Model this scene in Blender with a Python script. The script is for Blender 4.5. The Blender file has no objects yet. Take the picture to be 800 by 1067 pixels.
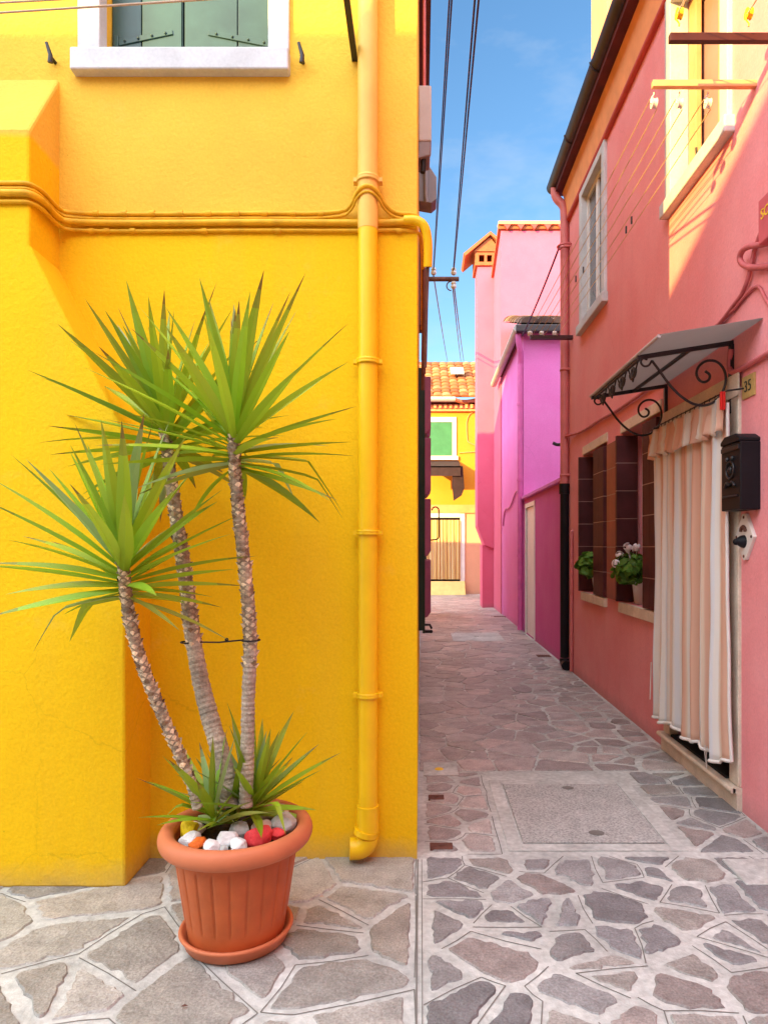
import bpy, bmesh, math, random
from mathutils import Vector, Matrix, noise as mnoise
random.seed(7)
PI = math.pi
R = math.radians
S = bpy.context.scene
COL = S.collection

# ------------------------------------------------------------------ camera, sky, sun, exposure
F = 720.0                       # focal length in pixels of the 1067 px tall photograph
EYE = 1.45
cam = bpy.data.cameras.new("camera")
cam.sensor_fit = 'AUTO'; cam.sensor_width = 36.0
cam.lens = F / 1067 * 36
cam.shift_x = -38 / 1067
cam.shift_y = 36.5 / 1067
cam.clip_start = 0.05; cam.clip_end = 3000
camo = bpy.data.objects.new("camera", cam); COL.objects.link(camo)
camo.location = (0, 0, EYE); camo.rotation_euler = (R(90), 0, 0)
S.camera = camo

SUN_DIR = Vector((.726, .687, -.254)).normalized()          # way the light travels
SUN_EL = math.asin(-SUN_DIR.z)
SUN_ROT = math.atan2(-SUN_DIR.x, -SUN_DIR.y)
W = bpy.data.worlds.new("World"); S.world = W; W.use_nodes = True
wn = W.node_tree.nodes; wl = W.node_tree.links
sky = wn.new('ShaderNodeTexSky'); sky.sky_type = 'NISHITA'; sky.sun_disc = False
sky.sun_elevation = SUN_EL; sky.sun_rotation = SUN_ROT
sky.air_density = 1.0; sky.dust_density = 0.6; sky.ozone_density = 1.5
FILL_CLOUD = (9.7, 10.5, 11.4)
wtc = wn.new('ShaderNodeTexCoord')
wmap = wn.new('ShaderNodeMapping'); wmap.inputs['Scale'].default_value = (1.2, 1.2, 3.0)
wno = wn.new('ShaderNodeTexNoise'); wno.inputs['Scale'].default_value = 2.6; wno.inputs['Detail'].default_value = 6; wno.inputs['Roughness'].default_value = .6
wra = wn.new('ShaderNodeValToRGB')
wra.color_ramp.elements[0].position = .44; wra.color_ramp.elements[0].color = (0, 0, 0, 1)
wra.color_ramp.elements[1].position = .80; wra.color_ramp.elements[1].color = (.55, .55, .55, 1)
wmx = wn.new('ShaderNodeMix'); wmx.data_type = 'RGBA'; wmx.blend_type = 'MIX'
wmx.inputs['B'].default_value = (2.0, 2.15, 2.3, 1)
wl.new(wtc.outputs['Generated'], wmap.inputs['Vector']); wl.new(wmap.outputs[0], wno.inputs['Vector'])
wl.new(wno.outputs['Fac'], wra.inputs['Fac']); wl.new(wra.outputs['Color'], wmx.inputs['Factor'])
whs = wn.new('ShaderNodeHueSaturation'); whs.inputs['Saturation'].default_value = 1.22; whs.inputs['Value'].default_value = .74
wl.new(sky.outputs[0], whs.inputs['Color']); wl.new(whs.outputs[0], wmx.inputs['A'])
# unseen cloud bank added above and behind the viewer to fill the shade
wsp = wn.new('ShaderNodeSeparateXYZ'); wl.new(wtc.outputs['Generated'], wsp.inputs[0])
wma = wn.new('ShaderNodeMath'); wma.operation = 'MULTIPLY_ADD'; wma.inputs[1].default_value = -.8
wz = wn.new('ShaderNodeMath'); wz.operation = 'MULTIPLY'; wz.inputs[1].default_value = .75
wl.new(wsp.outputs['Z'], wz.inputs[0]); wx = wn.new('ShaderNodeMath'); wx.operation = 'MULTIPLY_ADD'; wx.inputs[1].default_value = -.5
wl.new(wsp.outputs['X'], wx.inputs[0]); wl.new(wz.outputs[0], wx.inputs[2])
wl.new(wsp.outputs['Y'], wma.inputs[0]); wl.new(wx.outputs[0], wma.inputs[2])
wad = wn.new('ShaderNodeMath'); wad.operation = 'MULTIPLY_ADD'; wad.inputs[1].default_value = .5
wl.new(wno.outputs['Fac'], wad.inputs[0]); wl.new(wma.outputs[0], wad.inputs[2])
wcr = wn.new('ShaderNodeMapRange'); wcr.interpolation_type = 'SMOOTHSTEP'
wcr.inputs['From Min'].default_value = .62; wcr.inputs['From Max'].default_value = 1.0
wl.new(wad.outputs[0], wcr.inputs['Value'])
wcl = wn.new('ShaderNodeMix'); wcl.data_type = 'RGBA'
wcl.inputs['B'].default_value = (FILL_CLOUD[0], FILL_CLOUD[1], FILL_CLOUD[2], 1)
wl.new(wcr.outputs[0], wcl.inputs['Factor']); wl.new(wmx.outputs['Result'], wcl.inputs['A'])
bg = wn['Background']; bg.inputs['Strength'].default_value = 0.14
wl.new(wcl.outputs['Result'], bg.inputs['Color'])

sun = bpy.data.lights.new("sun", 'SUN'); sun.energy = 4.2; sun.angle = R(0.5); sun.color = (1.0, .64, .17)
suno = bpy.data.objects.new("sun", sun); COL.objects.link(suno)
suno.rotation_euler = SUN_DIR.to_track_quat('-Z', 'Y').to_euler(); suno.location = (-6, -6, 12)

S.view_settings.view_transform = 'Standard'
S.view_settings.look = 'None'; S.view_settings.gamma = 1.0; S.view_settings.use_curve_mapping = False
S.view_settings.exposure = 1.7
S.render.engine = 'CYCLES'
S.cycles.use_denoising = True
S.cycles.max_bounces = 10; S.cycles.diffuse_bounces = 6; S.cycles.glossy_bounces = 3
S.cycles.sample_clamp_indirect = 8
S.cycles.caustics_reflective = False; S.cycles.caustics_refractive = False

# ------------------------------------------------------------------ materials
MATS = {}
def mat(name, col, rough=.7, var=.12, vscale=6.0, bump=0.0, bscale=60.0, bdist=.004, spec=.3, metal=0.0,
        col2=None, attr=None, uv=False, fine=0.0, coat=0.0):
    """principled surface whose colour wanders a little, with a bump; attr multiplies by a stored per-piece colour"""
    m = bpy.data.materials.new(name); m.use_nodes = True
    n = m.node_tree.nodes; l = m.node_tree.links
    b = n['Principled BSDF']
    b.inputs['Roughness'].default_value = rough; b.inputs['Metallic'].default_value = metal
    b.inputs['Specular IOR Level'].default_value = spec
    b.inputs['Coat Weight'].default_value = coat
    tc = n.new('ShaderNodeTexCoord')
    no = n.new('ShaderNodeTexNoise'); no.inputs['Scale'].default_value = vscale
    no.inputs['Detail'].default_value = 5; no.inputs['Roughness'].default_value = .62
    l.new(tc.outputs['Object'], no.inputs['Vector'])
    ra = n.new('ShaderNodeValToRGB')
    c = col; c2 = col2
    if c2 is None:
        lo = tuple(max(0, x * (1 - var)) for x in c); hi = tuple(min(1, x * (1 + var)) for x in c)
    else:
        lo, hi = c, c2
    ra.color_ramp.elements[0].position = .33; ra.color_ramp.elements[0].color = (*lo, 1)
    ra.color_ramp.elements[1].position = .67; ra.color_ramp.elements[1].color = (*hi, 1)
    l.new(no.outputs['Fac'], ra.inputs['Fac'])
    out = ra.outputs['Color']
    if fine:
        fn = n.new('ShaderNodeTexNoise'); fn.inputs['Scale'].default_value = vscale * 14; fn.inputs['Detail'].default_value = 3
        l.new(tc.outputs['Object'], fn.inputs['Vector'])
        fr = n.new('ShaderNodeMapRange'); fr.inputs['From Min'].default_value = .3; fr.inputs['From Max'].default_value = .7
        fr.inputs['To Min'].default_value = 1 - fine; fr.inputs['To Max'].default_value = 1 + fine
        l.new(fn.outputs['Fac'], fr.inputs['Value'])
        fm = n.new('ShaderNodeMix'); fm.data_type = 'RGBA'; fm.blend_type = 'MULTIPLY'; fm.inputs['Factor'].default_value = 1
        l.new(out, fm.inputs['A']); l.new(fr.outputs[0], fm.inputs['B']); out = fm.outputs['Result']
    if attr:
        at = n.new('ShaderNodeAttribute'); at.attribute_name = attr
        mx = n.new('ShaderNodeMix'); mx.data_type = 'RGBA'; mx.blend_type = 'MULTIPLY'; mx.inputs['Factor'].default_value = 1
        l.new(out, mx.inputs['A']); l.new(at.outputs['Color'], mx.inputs['B']); out = mx.outputs['Result']
    l.new(out, b.inputs['Base Color'])
    if bump:
        bn = n.new('ShaderNodeTexNoise'); bn.inputs['Scale'].default_value = bscale; bn.inputs['Detail'].default_value = 4
        bn.inputs['Roughness'].default_value = .6
        l.new(tc.outputs['Object'], bn.inputs['Vector'])
        bu = n.new('ShaderNodeBump'); bu.inputs['Strength'].default_value = bump; bu.inputs['Distance'].default_value = bdist
        l.new(bn.outputs['Fac'], bu.inputs['Height']); l.new(bu.outputs[0], b.inputs['Normal'])
    MATS[name] = m
    return m

def stucco(name, col, worn, upper=None, upper_z=0, bscale=48, bdist=.009, bump=.36, low=None, low_z=.5):
    """painted rough render: orange-peel bump, faded patches, scuffed foot; a second coat, or painted sky light, above upper_z"""
    m = bpy.data.materials.new(name); m.use_nodes = True
    n = m.node_tree.nodes; l = m.node_tree.links; b = n['Principled BSDF']
    b.inputs['Roughness'].default_value = .82; b.inputs['Specular IOR Level'].default_value = .22
    ge = n.new('ShaderNodeNewGeometry')
    def nz(scale, det=5, rough=.6):
        x = n.new('ShaderNodeTexNoise'); x.inputs['Scale'].default_value = scale; x.inputs['Detail'].default_value = det
        x.inputs['Roughness'].default_value = rough; l.new(ge.outputs['Position'], x.inputs['Vector']); return x
    def mixc(fac, a, bcol):
        x = n.new('ShaderNodeMix'); x.data_type = 'RGBA'
        if isinstance(fac, float): x.inputs['Factor'].default_value = fac
        else: l.new(fac, x.inputs['Factor'])
        for k, v in (('A', a), ('B', bcol)):
            if isinstance(v, tuple): x.inputs[k].default_value = (*v, 1)
            else: l.new(v, x.inputs[k])
        return x.outputs['Result']
    def rng(v, a, c, t0=0.0, t1=1.0):
        x = n.new('ShaderNodeMapRange'); x.inputs['From Min'].default_value = a; x.inputs['From Max'].default_value = c
        x.inputs['To Min'].default_value = t0; x.inputs['To Max'].default_value = t1
        l.new(v, x.inputs['Value']); return x.outputs[0]
    base = mixc(rng(nz(1.7).outputs['Fac'], .35, .75), col, worn)
    sp = n.new('ShaderNodeSeparateXYZ'); l.new(ge.outputs['Position'], sp.inputs[0])
    wob = nz(3.0)
    if upper:
        a = n.new('ShaderNodeMath'); a.operation = 'MULTIPLY_ADD'; a.inputs[1].default_value = .05
        l.new(wob.outputs['Fac'], a.inputs[0]); l.new(sp.outputs['Z'], a.inputs[2])
        base = mixc(rng(a.outputs[0], upper_z + .01, upper_z + .04), base, mixc(rng(nz(2.3).outputs['Fac'], .35, .7), upper[0], upper[1]))
    if low:
        a = n.new('ShaderNodeMath'); a.operation = 'MULTIPLY_ADD'; a.inputs[1].default_value = .35
        l.new(wob.outputs['Fac'], a.inputs[0]); l.new(sp.outputs['Z'], a.inputs[2])
        base = mixc(rng(a.outputs[0], low_z + .25, low_z - .1, 0, .75), base, low)
    mp = n.new('ShaderNodeMapping'); mp.inputs['Scale'].default_value = (5.5, 5.5, .55); l.new(ge.outputs['Position'], mp.inputs['Vector'])
    sk = n.new('ShaderNodeTexNoise'); sk.inputs['Scale'].default_value = 1.0; sk.inputs['Detail'].default_value = 5; l.new(mp.outputs[0], sk.inputs['Vector'])
    base = mixc(rng(sk.outputs['Fac'], .52, .78, 0, .30), base, tuple(min(1, x * .80 + .03) for x in col))
    base = mixc(rng(nz(4.2, 6, .7).outputs['Fac'], .60, .80, 0, .22), base, tuple(min(1, x * .8 + .16) for x in col))
    gz = n.new('ShaderNodeMath'); gz.operation = 'MULTIPLY_ADD'; gz.inputs[1].default_value = -.16
    l.new(nz(7, 5, .7).outputs['Fac'], gz.inputs[0]); l.new(sp.outputs['Z'], gz.inputs[2])
    base = mixc(rng(gz.outputs[0], .04, -.08, 0, .55), base, tuple(x * .45 + .12 for x in col))
    dn = n.new('ShaderNodeVectorMath'); dn.operation = 'MULTIPLY_ADD'; dn.inputs[1].default_value = (.16, .16, .16)
    l.new(nz(3.5, 6, .65).outputs['Color'], dn.inputs[0]); l.new(ge.outputs['Position'], dn.inputs[2])
    cv = n.new('ShaderNodeTexVoronoi'); cv.feature = 'DISTANCE_TO_EDGE'; cv.inputs['Scale'].default_value = .8; l.new(dn.outputs[0], cv.inputs['Vector'])
    cm = n.new('ShaderNodeMath'); cm.operation = 'MULTIPLY'; l.new(rng(cv.outputs['Distance'], .0030, .0012), cm.inputs[0]); l.new(rng(nz(.9, 2).outputs['Fac'], .52, .64, 0, .22), cm.inputs[1])
    base = mixc(cm.outputs[0], base, tuple(x * .45 for x in col))
    # sparse small chips and spots
    v = n.new('ShaderNodeTexVoronoi'); v.inputs['Scale'].default_value = 9; l.new(ge.outputs['Position'], v.inputs['Vector'])
    base = mixc(rng(v.outputs['Distance'], .045, .02, 0, .45), base, tuple(x * .45 for x in col))
    fn = nz(85, 3)
    fm = n.new('ShaderNodeMix'); fm.data_type = 'RGBA'; fm.blend_type = 'MULTIPLY'; fm.inputs['Factor'].default_value = 1
    l.new(base, fm.inputs['A']); l.new(rng(fn.outputs['Fac'], .3, .7, .93, 1.05), fm.inputs['B'])
    l.new(fm.outputs['Result'], b.inputs['Base Color'])
    h1 = nz(bscale, 3, .55); h2 = nz(bscale * .22, 3, .5); h3 = nz(bscale * 3.4, 2, .5)
    ad = n.new('ShaderNodeMath'); ad.operation = 'MULTIPLY_ADD'; ad.inputs[1].default_value = .6
    l.new(h2.outputs['Fac'], ad.inputs[0]); l.new(h1.outputs['Fac'], ad.inputs[2])
    ad2 = n.new('ShaderNodeMath'); ad2.operation = 'MULTIPLY_ADD'; ad2.inputs[1].default_value = .25
    l.new(h3.outputs['Fac'], ad2.inputs[0]); l.new(ad.outputs[0], ad2.inputs[2])
    bu = n.new('ShaderNodeBump'); bu.inputs['Strength'].default_value = bump; bu.inputs['Distance'].default_value = bdist
    l.new(ad2.outputs[0], bu.inputs['Height']); l.new(bu.outputs[0], b.inputs['Normal'])
    MATS[name] = m
    return m

M_yel = stucco('yellow_render', (.87, .55, .003), (.83, .495, .004), upper=((.82, .52, .055), (.76, .46, .05)), upper_z=2.98, low=(.70, .40, .02), low_z=.05)
M_yel2 = stucco('yellow_breast_render', (.87, .55, .003), (.83, .495, .004), upper=((.80, .48, .065), (.73, .41, .06)), upper_z=3.205, low=(.70, .40, .02), low_z=.05)  # paler colour above upper_z is sky light painted onto the sloped top
M_red = stucco('coral_render', (.79, .275, .295), (.83, .36, .39), bscale=60, bdist=.005, low=(.55, .17, .17), low_z=.0)
M_mag = stucco('magenta_render', (.74, .185, .52), (.77, .23, .58), bscale=30, bdist=.006)
M_mag2 = stucco('dark_magenta_render', (.62, .10, .33), (.66, .14, .38), bscale=30, bdist=.006)
M_pink = stucco('pink_render', (.66, .13, .23), (.70, .155, .265), bscale=30, bdist=.006)
M_far = stucco('peach_render', (.78, .42, .26), (.72, .38, .24), bscale=25, bdist=.006)
M_farsun = stucco('far_sunlit_render', (.66, .315, .03), (.62, .29, .03), bscale=25, bdist=.006)  # yellow puts the warm sunlight on the upper peach wall into its colour
M_low = stucco('ochre_render', (.65, .30, .06), (.60, .26, .06), bscale=30, bdist=.006)
M_opp = stucco('cream_render', (.62, .50, .40), (.56, .44, .34), bscale=30, bdist=.006)
M_ypaint = mat('yellow_pipe_paint', (.87, .55, .004), .42, .06, 5, .12, 90, .002, .4)
M_ypale = mat('pale_yellow_pipe_paint', (.78, .47, .09), .5, .08, 5, .12, 90, .002, .35)
M_ycable = mat('yellow_cable_paint', (.72, .40, .012), .55, .18, 14, .25, 120, .002)
M_marble = mat('white_istrian_stone', (.54, .56, .58), .5, .1, 5, .15, 70, .003, .35, fine=.06)
M_cream = mat('cream_stone', (.66, .57, .46), .6, .14, 6, .2, 60, .003, fine=.08)
M_white = mat('white_paint', (.78, .78, .76), .45, .05, 6)
M_teal = mat('green_shutter_paint', (.028, .075, .062), .36, .3, 3, .12, 45, .002, .5)
M_dgreen = mat('dark_green_paint', (.008, .022, .014), .4, .25, 5)
M_mauve = mat('mauve_paint', (.30, .07, .14), .45, .15, 5)
M_brown = mat('maroon_brown_paint', (.075, .020, .022), .6, .25, 4, .1, 70, .002, .12)
M_brown2 = mat('rust_red_panel_paint', (.24, .05, .035), .5, .2, 4)
M_groove = mat('pale_batten_edge', (.30, .17, .15), .5, .1, 6)
M_black = mat('black_iron', (.012, .010, .012), .45, .3, 20, .25, 90, .002, .5)
M_blackp = mat('black_plastic', (.007, .007, .010), .5, .2, 8, 0, spec=.22)
M_dark = mat('dark_interior', (.012, .010, .010), .8, .2, 3)
M_gutter = mat('dark_brown_gutter', (.035, .020, .022), .45, .3, 6, spec=.45)
M_soffit = mat('maroon_soffit', (.10, .02, .025), .7, .25, 6)
M_orange = mat('orange_cornice_paint', (.78, .34, .14), .7, .1, 5, .2, 60)
M_redm = mat('red_moulding_paint', (.52, .08, .07), .65, .12, 5)
M_pinkp = mat('pink_pipe_paint', (.58, .17, .17), .45, .1, 7, .1, 90, .002, .4)
M_pinkc = mat('pink_cable_paint', (.52, .13, .14), .55, .15, 10)
M_magp = mat('magenta_pipe_paint', (.62, .12, .36), .45, .1, 7)
M_grey = mat('grey_plastic', (.40, .37, .36), .5, .08, 5, 0, spec=.4)
M_greyd = mat('dark_grey_plastic', (.20, .17, .18), .5, .12, 5)
M_wire = mat('black_cable', (.014, .012, .05), .5, .1, 5)
M_rope = mat('pale_rope', (.52, .40, .30), .8, .1, 30)
M_ropey = mat('yellow_rope', (.66, .50, .22), .8, .1, 30)
M_peach = mat('peach_painted_bar', (.70, .36, .17), .6, .1, 8)
M_dkbar = mat('dark_painted_bar', (.05, .012, .012), .5, .2, 8)
M_ceram = mat('white_porcelain', (.72, .70, .66), .25, .05, 8, 0, spec=.5)
M_yplast = mat('yellow_plastic', (.78, .50, .02), .4, .08, 8)
M_terra = mat('terracotta_plastic', (.48, .11, .030), .5, .16, 5, .12, 140, .0015, .35)
M_terra2 = mat('dusty_terracotta_plastic', (.56, .17, .075), .55, .08, 6, .12, 140, .0015, .3)
M_soil = mat('dark_soil', (.035, .022, .014), .95, .4, 40, 1.0, 60, .012)
M_mort = mat('pale_cement', (.475, .485, .465), .85, .24, 2.4, .6, 70, .006, .25, fine=.16)
M_ston = mat('porphyry_stone', (.80, .80, .80), .50, .22, 9, .9, 48, .008, .45, attr='col', fine=.24)
M_line = mat('cut_joint', (.17, .16, .145), .9, .2, 4)
M_ground = mat('trodden_paving', (.33, .30, .28), .85, .15, 1.5, .4, 40, .006, fine=.12)
M_iron = mat('rusty_iron', (.13, .055, .040), .7, .3, 14, .5, 90, .003, fine=.2)
M_agg = mat('exposed_aggregate', (.40, .40, .385), .85, .12, 6, .9, 130, .006, fine=.35)
M_tile = mat('clay_roof_tile', (.80, .80, .80), .85, .2, 5, .4, 40, .006, attr='col', fine=.15)
M_clay = mat('fired_clay', (.42, .13, .05), .8, .15, 8, .3, 50)
M_tan = mat('tan_window_paint', (.52, .33, .16), .55, .1, 8)
M_violet = mat('dusty_violet_panel', (.34, .21, .21), .55, .1, 4)
M_pane = mat('pale_reflecting_glass', (.12, .14, .18), .12, .25, 3, 0, spec=.6)
M_glass = mat('dark_window_glass', (.03, .035, .04), .08, .1, 2, 0, spec=.6)
M_red = M_red
M_redplas = mat('red_plastic', (.65, .015, .012), .35, .05, 8, spec=.5)
M_canvas = mat('dark_canvas', (.035, .020, .022), .8, .2, 8)
M_tilepl = mat('ochre_ceramic', (.45, .30, .10), .35, .15, 20, spec=.5)
M_ink = mat('dark_green_ink', (.02, .035, .03), .5, .1, 8)
M_yink = mat('yellow_paint_lettering', (.80, .55, .02), .5, .1, 8)
M_boxr = mat('rose_painted_box', (.52, .10, .12), .5, .1, 8)
M_bark = mat('yucca_bark', (.50, .43, .35), .9, .3, 9, .9, 70, .006, attr='col', fine=.25)
M_gwhite = mat('white_glazed_pot', (.74, .74, .72), .4, .05, 8, spec=.45)
M_petal = mat('pale_pink_petal', (.80, .68, .72), .7, .12, 30)
M_matt = mat('black_door_mat', (.012, .011, .011), .95, .3, 30, .6, 200, .004)
M_gpaint = mat('bright_green_paint', (.05, .22, .10), .5, .12, 4)
M_ramp = mat('pale_yellow_paint', (.78, .56, .20), .7, .1, 5)

def leafmat(name, col, rough=.42, trans=.22):
    m = bpy.data.materials.new(name); m.use_nodes = True
    n = m.node_tree.nodes; l = m.node_tree.links; b = n['Principled BSDF']
    b.inputs['Roughness'].default_value = rough; b.inputs['Specular IOR Level'].default_value = .45
    at = n.new('ShaderNodeAttribute'); at.attribute_name = 'col'
    mx = n.new('ShaderNodeMix'); mx.data_type = 'RGBA'; mx.blend_type = 'MULTIPLY'; mx.inputs['Factor'].default_value = 1
    mx.inputs['A'].default_value = (*col, 1); l.new(at.outputs['Color'], mx.inputs['B'])
    l.new(mx.outputs['Result'], b.inputs['Base Color'])
    tr = n.new('ShaderNodeBsdfTranslucent'); l.new(mx.outputs['Result'], tr.inputs['Color'])
    ms = n.new('ShaderNodeMixShader'); ms.inputs[0].default_value = trans
    l.new(b.outputs[0], ms.inputs[1]); l.new(tr.outputs[0], ms.inputs[2])
    l.new(ms.outputs[0], n['Material Output'].inputs['Surface'])
    return m
M_leaf = leafmat('yucca_leaf', (.92, .92, .92), .4, .28)
M_ger = leafmat('geranium_leaf', (.5, .5, .5), .6, .25)

def stripes(name, ramp, period):
    """cloth with woven vertical stripes that follow the cloth (stored in its uv)"""
    m = bpy.data.materials.new(name); m.use_nodes = True
    n = m.node_tree.nodes; l = m.node_tree.links; b = n['Principled BSDF']
    b.inputs['Roughness'].default_value = .85; b.inputs['Specular IOR Level'].default_value = .15
    uv = n.new('ShaderNodeUVMap'); uv.uv_map = 'UVMap'
    sp = n.new('ShaderNodeSeparateXYZ'); l.new(uv.outputs[0], sp.inputs[0])
    mm = n.new('ShaderNodeMath'); mm.operation = 'MULTIPLY'; mm.inputs[1].default_value = 1 / period; l.new(sp.outputs['X'], mm.inputs[0])
    fr = n.new('ShaderNodeMath'); fr.operation = 'FRACT'; l.new(mm.outputs[0], fr.inputs[0])
    ra = n.new('ShaderNodeValToRGB'); ra.color_ramp.interpolation = 'LINEAR'
    e = ra.color_ramp.elements
    while len(e) < len(ramp): e.new(.5)
    for i, (p, c) in enumerate(ramp): e[i].position = p; e[i].color = (*c, 1)
    l.new(fr.outputs[0], ra.inputs['Fac'])
    tc = n.new('ShaderNodeTexCoord'); no = n.new('ShaderNodeTexNoise'); no.inputs['Scale'].default_value = 240
    l.new(tc.outputs['Object'], no.inputs['Vector'])
    bu = n.new('ShaderNodeBump'); bu.inputs['Strength'].default_value = .12; bu.inputs['Distance'].default_value = .002
    l.new(no.outputs['Fac'], bu.inputs['Height']); l.new(bu.outputs[0], b.inputs['Normal'])
    l.new(ra.outputs[0], b.inputs['Base Color'])
    tr = n.new('ShaderNodeBsdfTranslucent'); l.new(ra.outputs[0], tr.inputs['Color'])
    ms = n.new('ShaderNodeMixShader'); ms.inputs[0].default_value = .2
    l.new(b.outputs[0], ms.inputs[1]); l.new(tr.outputs[0], ms.inputs[2])
    l.new(ms.outputs[0], n['Material Output'].inputs['Surface'])
    return m
PCH = (.76, .49, .37); WHT = (.80, .78, .74); BLU = (.72, .75, .78); CRM = (.78, .64, .52)
M_curt = stripes('striped_curtain_cloth', [(0, PCH), (.22, PCH), (.25, CRM), (.30, CRM), (.33, WHT), (.42, WHT), (.45, BLU),
                 (.52, BLU), (.55, WHT), (.66, WHT), (.69, CRM), (.74, PCH), (.92, (.70, .44, .33)), (1, PCH)], .31)
M_curt2 = stripes('tan_striped_curtain_cloth', [(0, (.66, .42, .16)), (.3, (.66, .42, .16)), (.36, (.74, .60, .34)), (.6, (.74, .60, .34)),
                  (.66, (.55, .33, .11)), (.8, (.60, .38, .14)), (1, (.66, .42, .16))], .13)
M_hem = mat('white_cotton_hem', (.74, .73, .71), .85, .05, 8)

# ------------------------------------------------------------------ mesh helpers
ORIG = {}
def rootorg(o):
    while o is not None:
        if o.name in ORIG: return ORIG[o.name]
        o = o.parent
    return Vector((0, 0, 0))

class MB:
    """collects shapes and links them as ONE mesh object"""
    def __init__(s): s.v = []; s.f = []; s.mi = []; s.sm = []; s.fc = []; s.uv = {}; s.m = 0; s.smooth = False; s.c = None
    def add(s, vs, fs):
        o = len(s.v); s.v += [tuple(p) for p in vs]
        for f in fs:
            s.f.append([o + i for i in f]); s.mi.append(s.m); s.sm.append(s.smooth); s.fc.append(s.c)
        return o
    def box(s, x0, x1, y0, y1, z0, z1):
        s.add([(x0, y0, z0), (x1, y0, z0), (x1, y1, z0), (x0, y1, z0), (x0, y0, z1), (x1, y0, z1), (x1, y1, z1), (x0, y1, z1)],
              [(0, 3, 2, 1), (4, 5, 6, 7), (0, 1, 5, 4), (1, 2, 6, 5), (2, 3, 7, 6), (3, 0, 4, 7)]); return s
    def quad(s, a, b, c, d): s.add([a, b, c, d], [(0, 1, 2, 3)]); return s
    def prism(s, poly, axis, a, b):
        """poly of (u,v) swept along axis from a to b; x:(y,z) y:(x,z) z:(x,y)"""
        def p(u, v, t): return {'x': (t, u, v), 'y': (u, t, v), 'z': (u, v, t)}[axis]
        n = len(poly)
        vs = [p(u, v, a) for u, v in poly] + [p(u, v, b) for u, v in poly]
        s.add(vs, [tuple(range(n))[::-1], tuple(range(n, 2 * n))] + [(i, (i + 1) % n, n + (i + 1) % n, n + i) for i in range(n)]); return s
    def tube(s, pts, r, n=8, cap=True):
        pts = [Vector(p) for p in pts]; N = len(pts)
        rs = r if isinstance(r, (list, tuple)) else [r] * N
        t = (pts[1] - pts[0]).normalized()
        u = t.orthogonal().normalized()
        vs = []; sm = s.smooth
        for i, p in enumerate(pts):
            if i == 0: tt = pts[1] - pts[0]
            elif i == N - 1: tt = pts[-1] - pts[-2]
            else: tt = (pts[i + 1] - p).normalized() + (p - pts[i - 1]).normalized()
            tt = tt.normalized()
            u = (u - tt * u.dot(tt)).normalized(); w = tt.cross(u)
            for k in range(n):
                a = 2 * PI * k / n
                vs.append(p + (u * math.cos(a) + w * math.sin(a)) * rs[i])
        fs = [(i * n + k, i * n + (k + 1) % n, (i + 1) * n + (k + 1) % n, (i + 1) * n + k) for i in range(N - 1) for k in range(n)]
        s.smooth = True; o = s.add(vs, fs); s.smooth = False
        if cap:
            s.add(vs[:n], [tuple(range(n))[::-1]]); s.add(vs[-n:], [tuple(range(n))])
        s.smooth = sm; return s
    def lathe(s, prof, c, n=48, mod=None, closed=False):
        vs = []
        for (r, z) in prof:
            for k in range(n):
                a = 2 * PI * k / n; rr = r + (mod(a, z) if mod else 0)
                vs.append((c[0] + rr * math.cos(a), c[1] + rr * math.sin(a), c[2] + z))
        N = len(prof)
        fs = [(i * n + k, i * n + (k + 1) % n, (i + 1) * n + (k + 1) % n, (i + 1) * n + k) for i in range(N - 1) for k in range(n)]
        s.smooth = True; s.add(vs, fs); s.smooth = False; return s
    def ball(s, c, r, n=10, sq=(1, 1, 1)):
        vs = []; 
        for i in range(n // 2 + 1):
            th = PI * i / (n // 2)
            for k in range(n):
                a = 2 * PI * k / n
                vs.append((c[0] + r * sq[0] * math.sin(th) * math.cos(a), c[1] + r * sq[1] * math.sin(th) * math.sin(a), c[2] + r * sq[2] * math.cos(th)))
        fs = [(i * n + k, (i + 1) * n + k, (i + 1) * n + (k + 1) % n, i * n + (k + 1) % n) for i in range(n // 2) for k in range(n)]
        s.smooth = True; s.add(vs, fs); s.smooth = False; return s
    def build(s, name, mats, parent=None, bevel=0, loc=None, weld=False):
        if not isinstance(mats, (list, tuple)): mats = [mats]
        if parent is not None: off = rootorg(parent)
        elif loc is not None: off = Vector(loc)
        else:
            xs, ys, zs = zip(*s.v)
            off = Vector(((min(xs) + max(xs)) / 2, (min(ys) + max(ys)) / 2, min(zs)))
        me = bpy.data.meshes.new(name)
        me.from_pydata([(x - off.x, y - off.y, z - off.z) for x, y, z in s.v], [], s.f)
        for m in mats: me.materials.append(m)
        me.polygons.foreach_set('material_index', s.mi)
        me.polygons.foreach_set('use_smooth', s.sm)
        if any(c is not None for c in s.fc):
            at = me.attributes.new('col', 'FLOAT_COLOR', 'CORNER')
            d = []
            for p, c in zip(me.polygons, s.fc):
                c = c or (1, 1, 1)
                d += [c[0], c[1], c[2], 1.0] * p.loop_total
            at.data.foreach_set('color', d)
        if s.uv:
            ul = me.uv_layers.new(name='UVMap')
            for lp in me.loops: ul.data[lp.index].uv = s.uv.get(lp.vertex_index, (0, 0))
        if weld or not any(s.sm):
            bm = bmesh.new(); bm.from_mesh(me)
            bmesh.ops.recalc_face_normals(bm, faces=bm.faces); bm.to_mesh(me); bm.free()
        me.update()
        o = bpy.data.objects.new(name, me); COL.objects.link(o)
        if parent is not None: o.parent = parent
        else:
            o.location = off; ORIG[o.name] = off
        if bevel:
            b = o.modifiers.new('bevel', 'BEVEL'); b.width = bevel; b.segments = 2; b.limit_method = 'ANGLE'; b.angle_limit = R(40)
        return o

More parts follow.
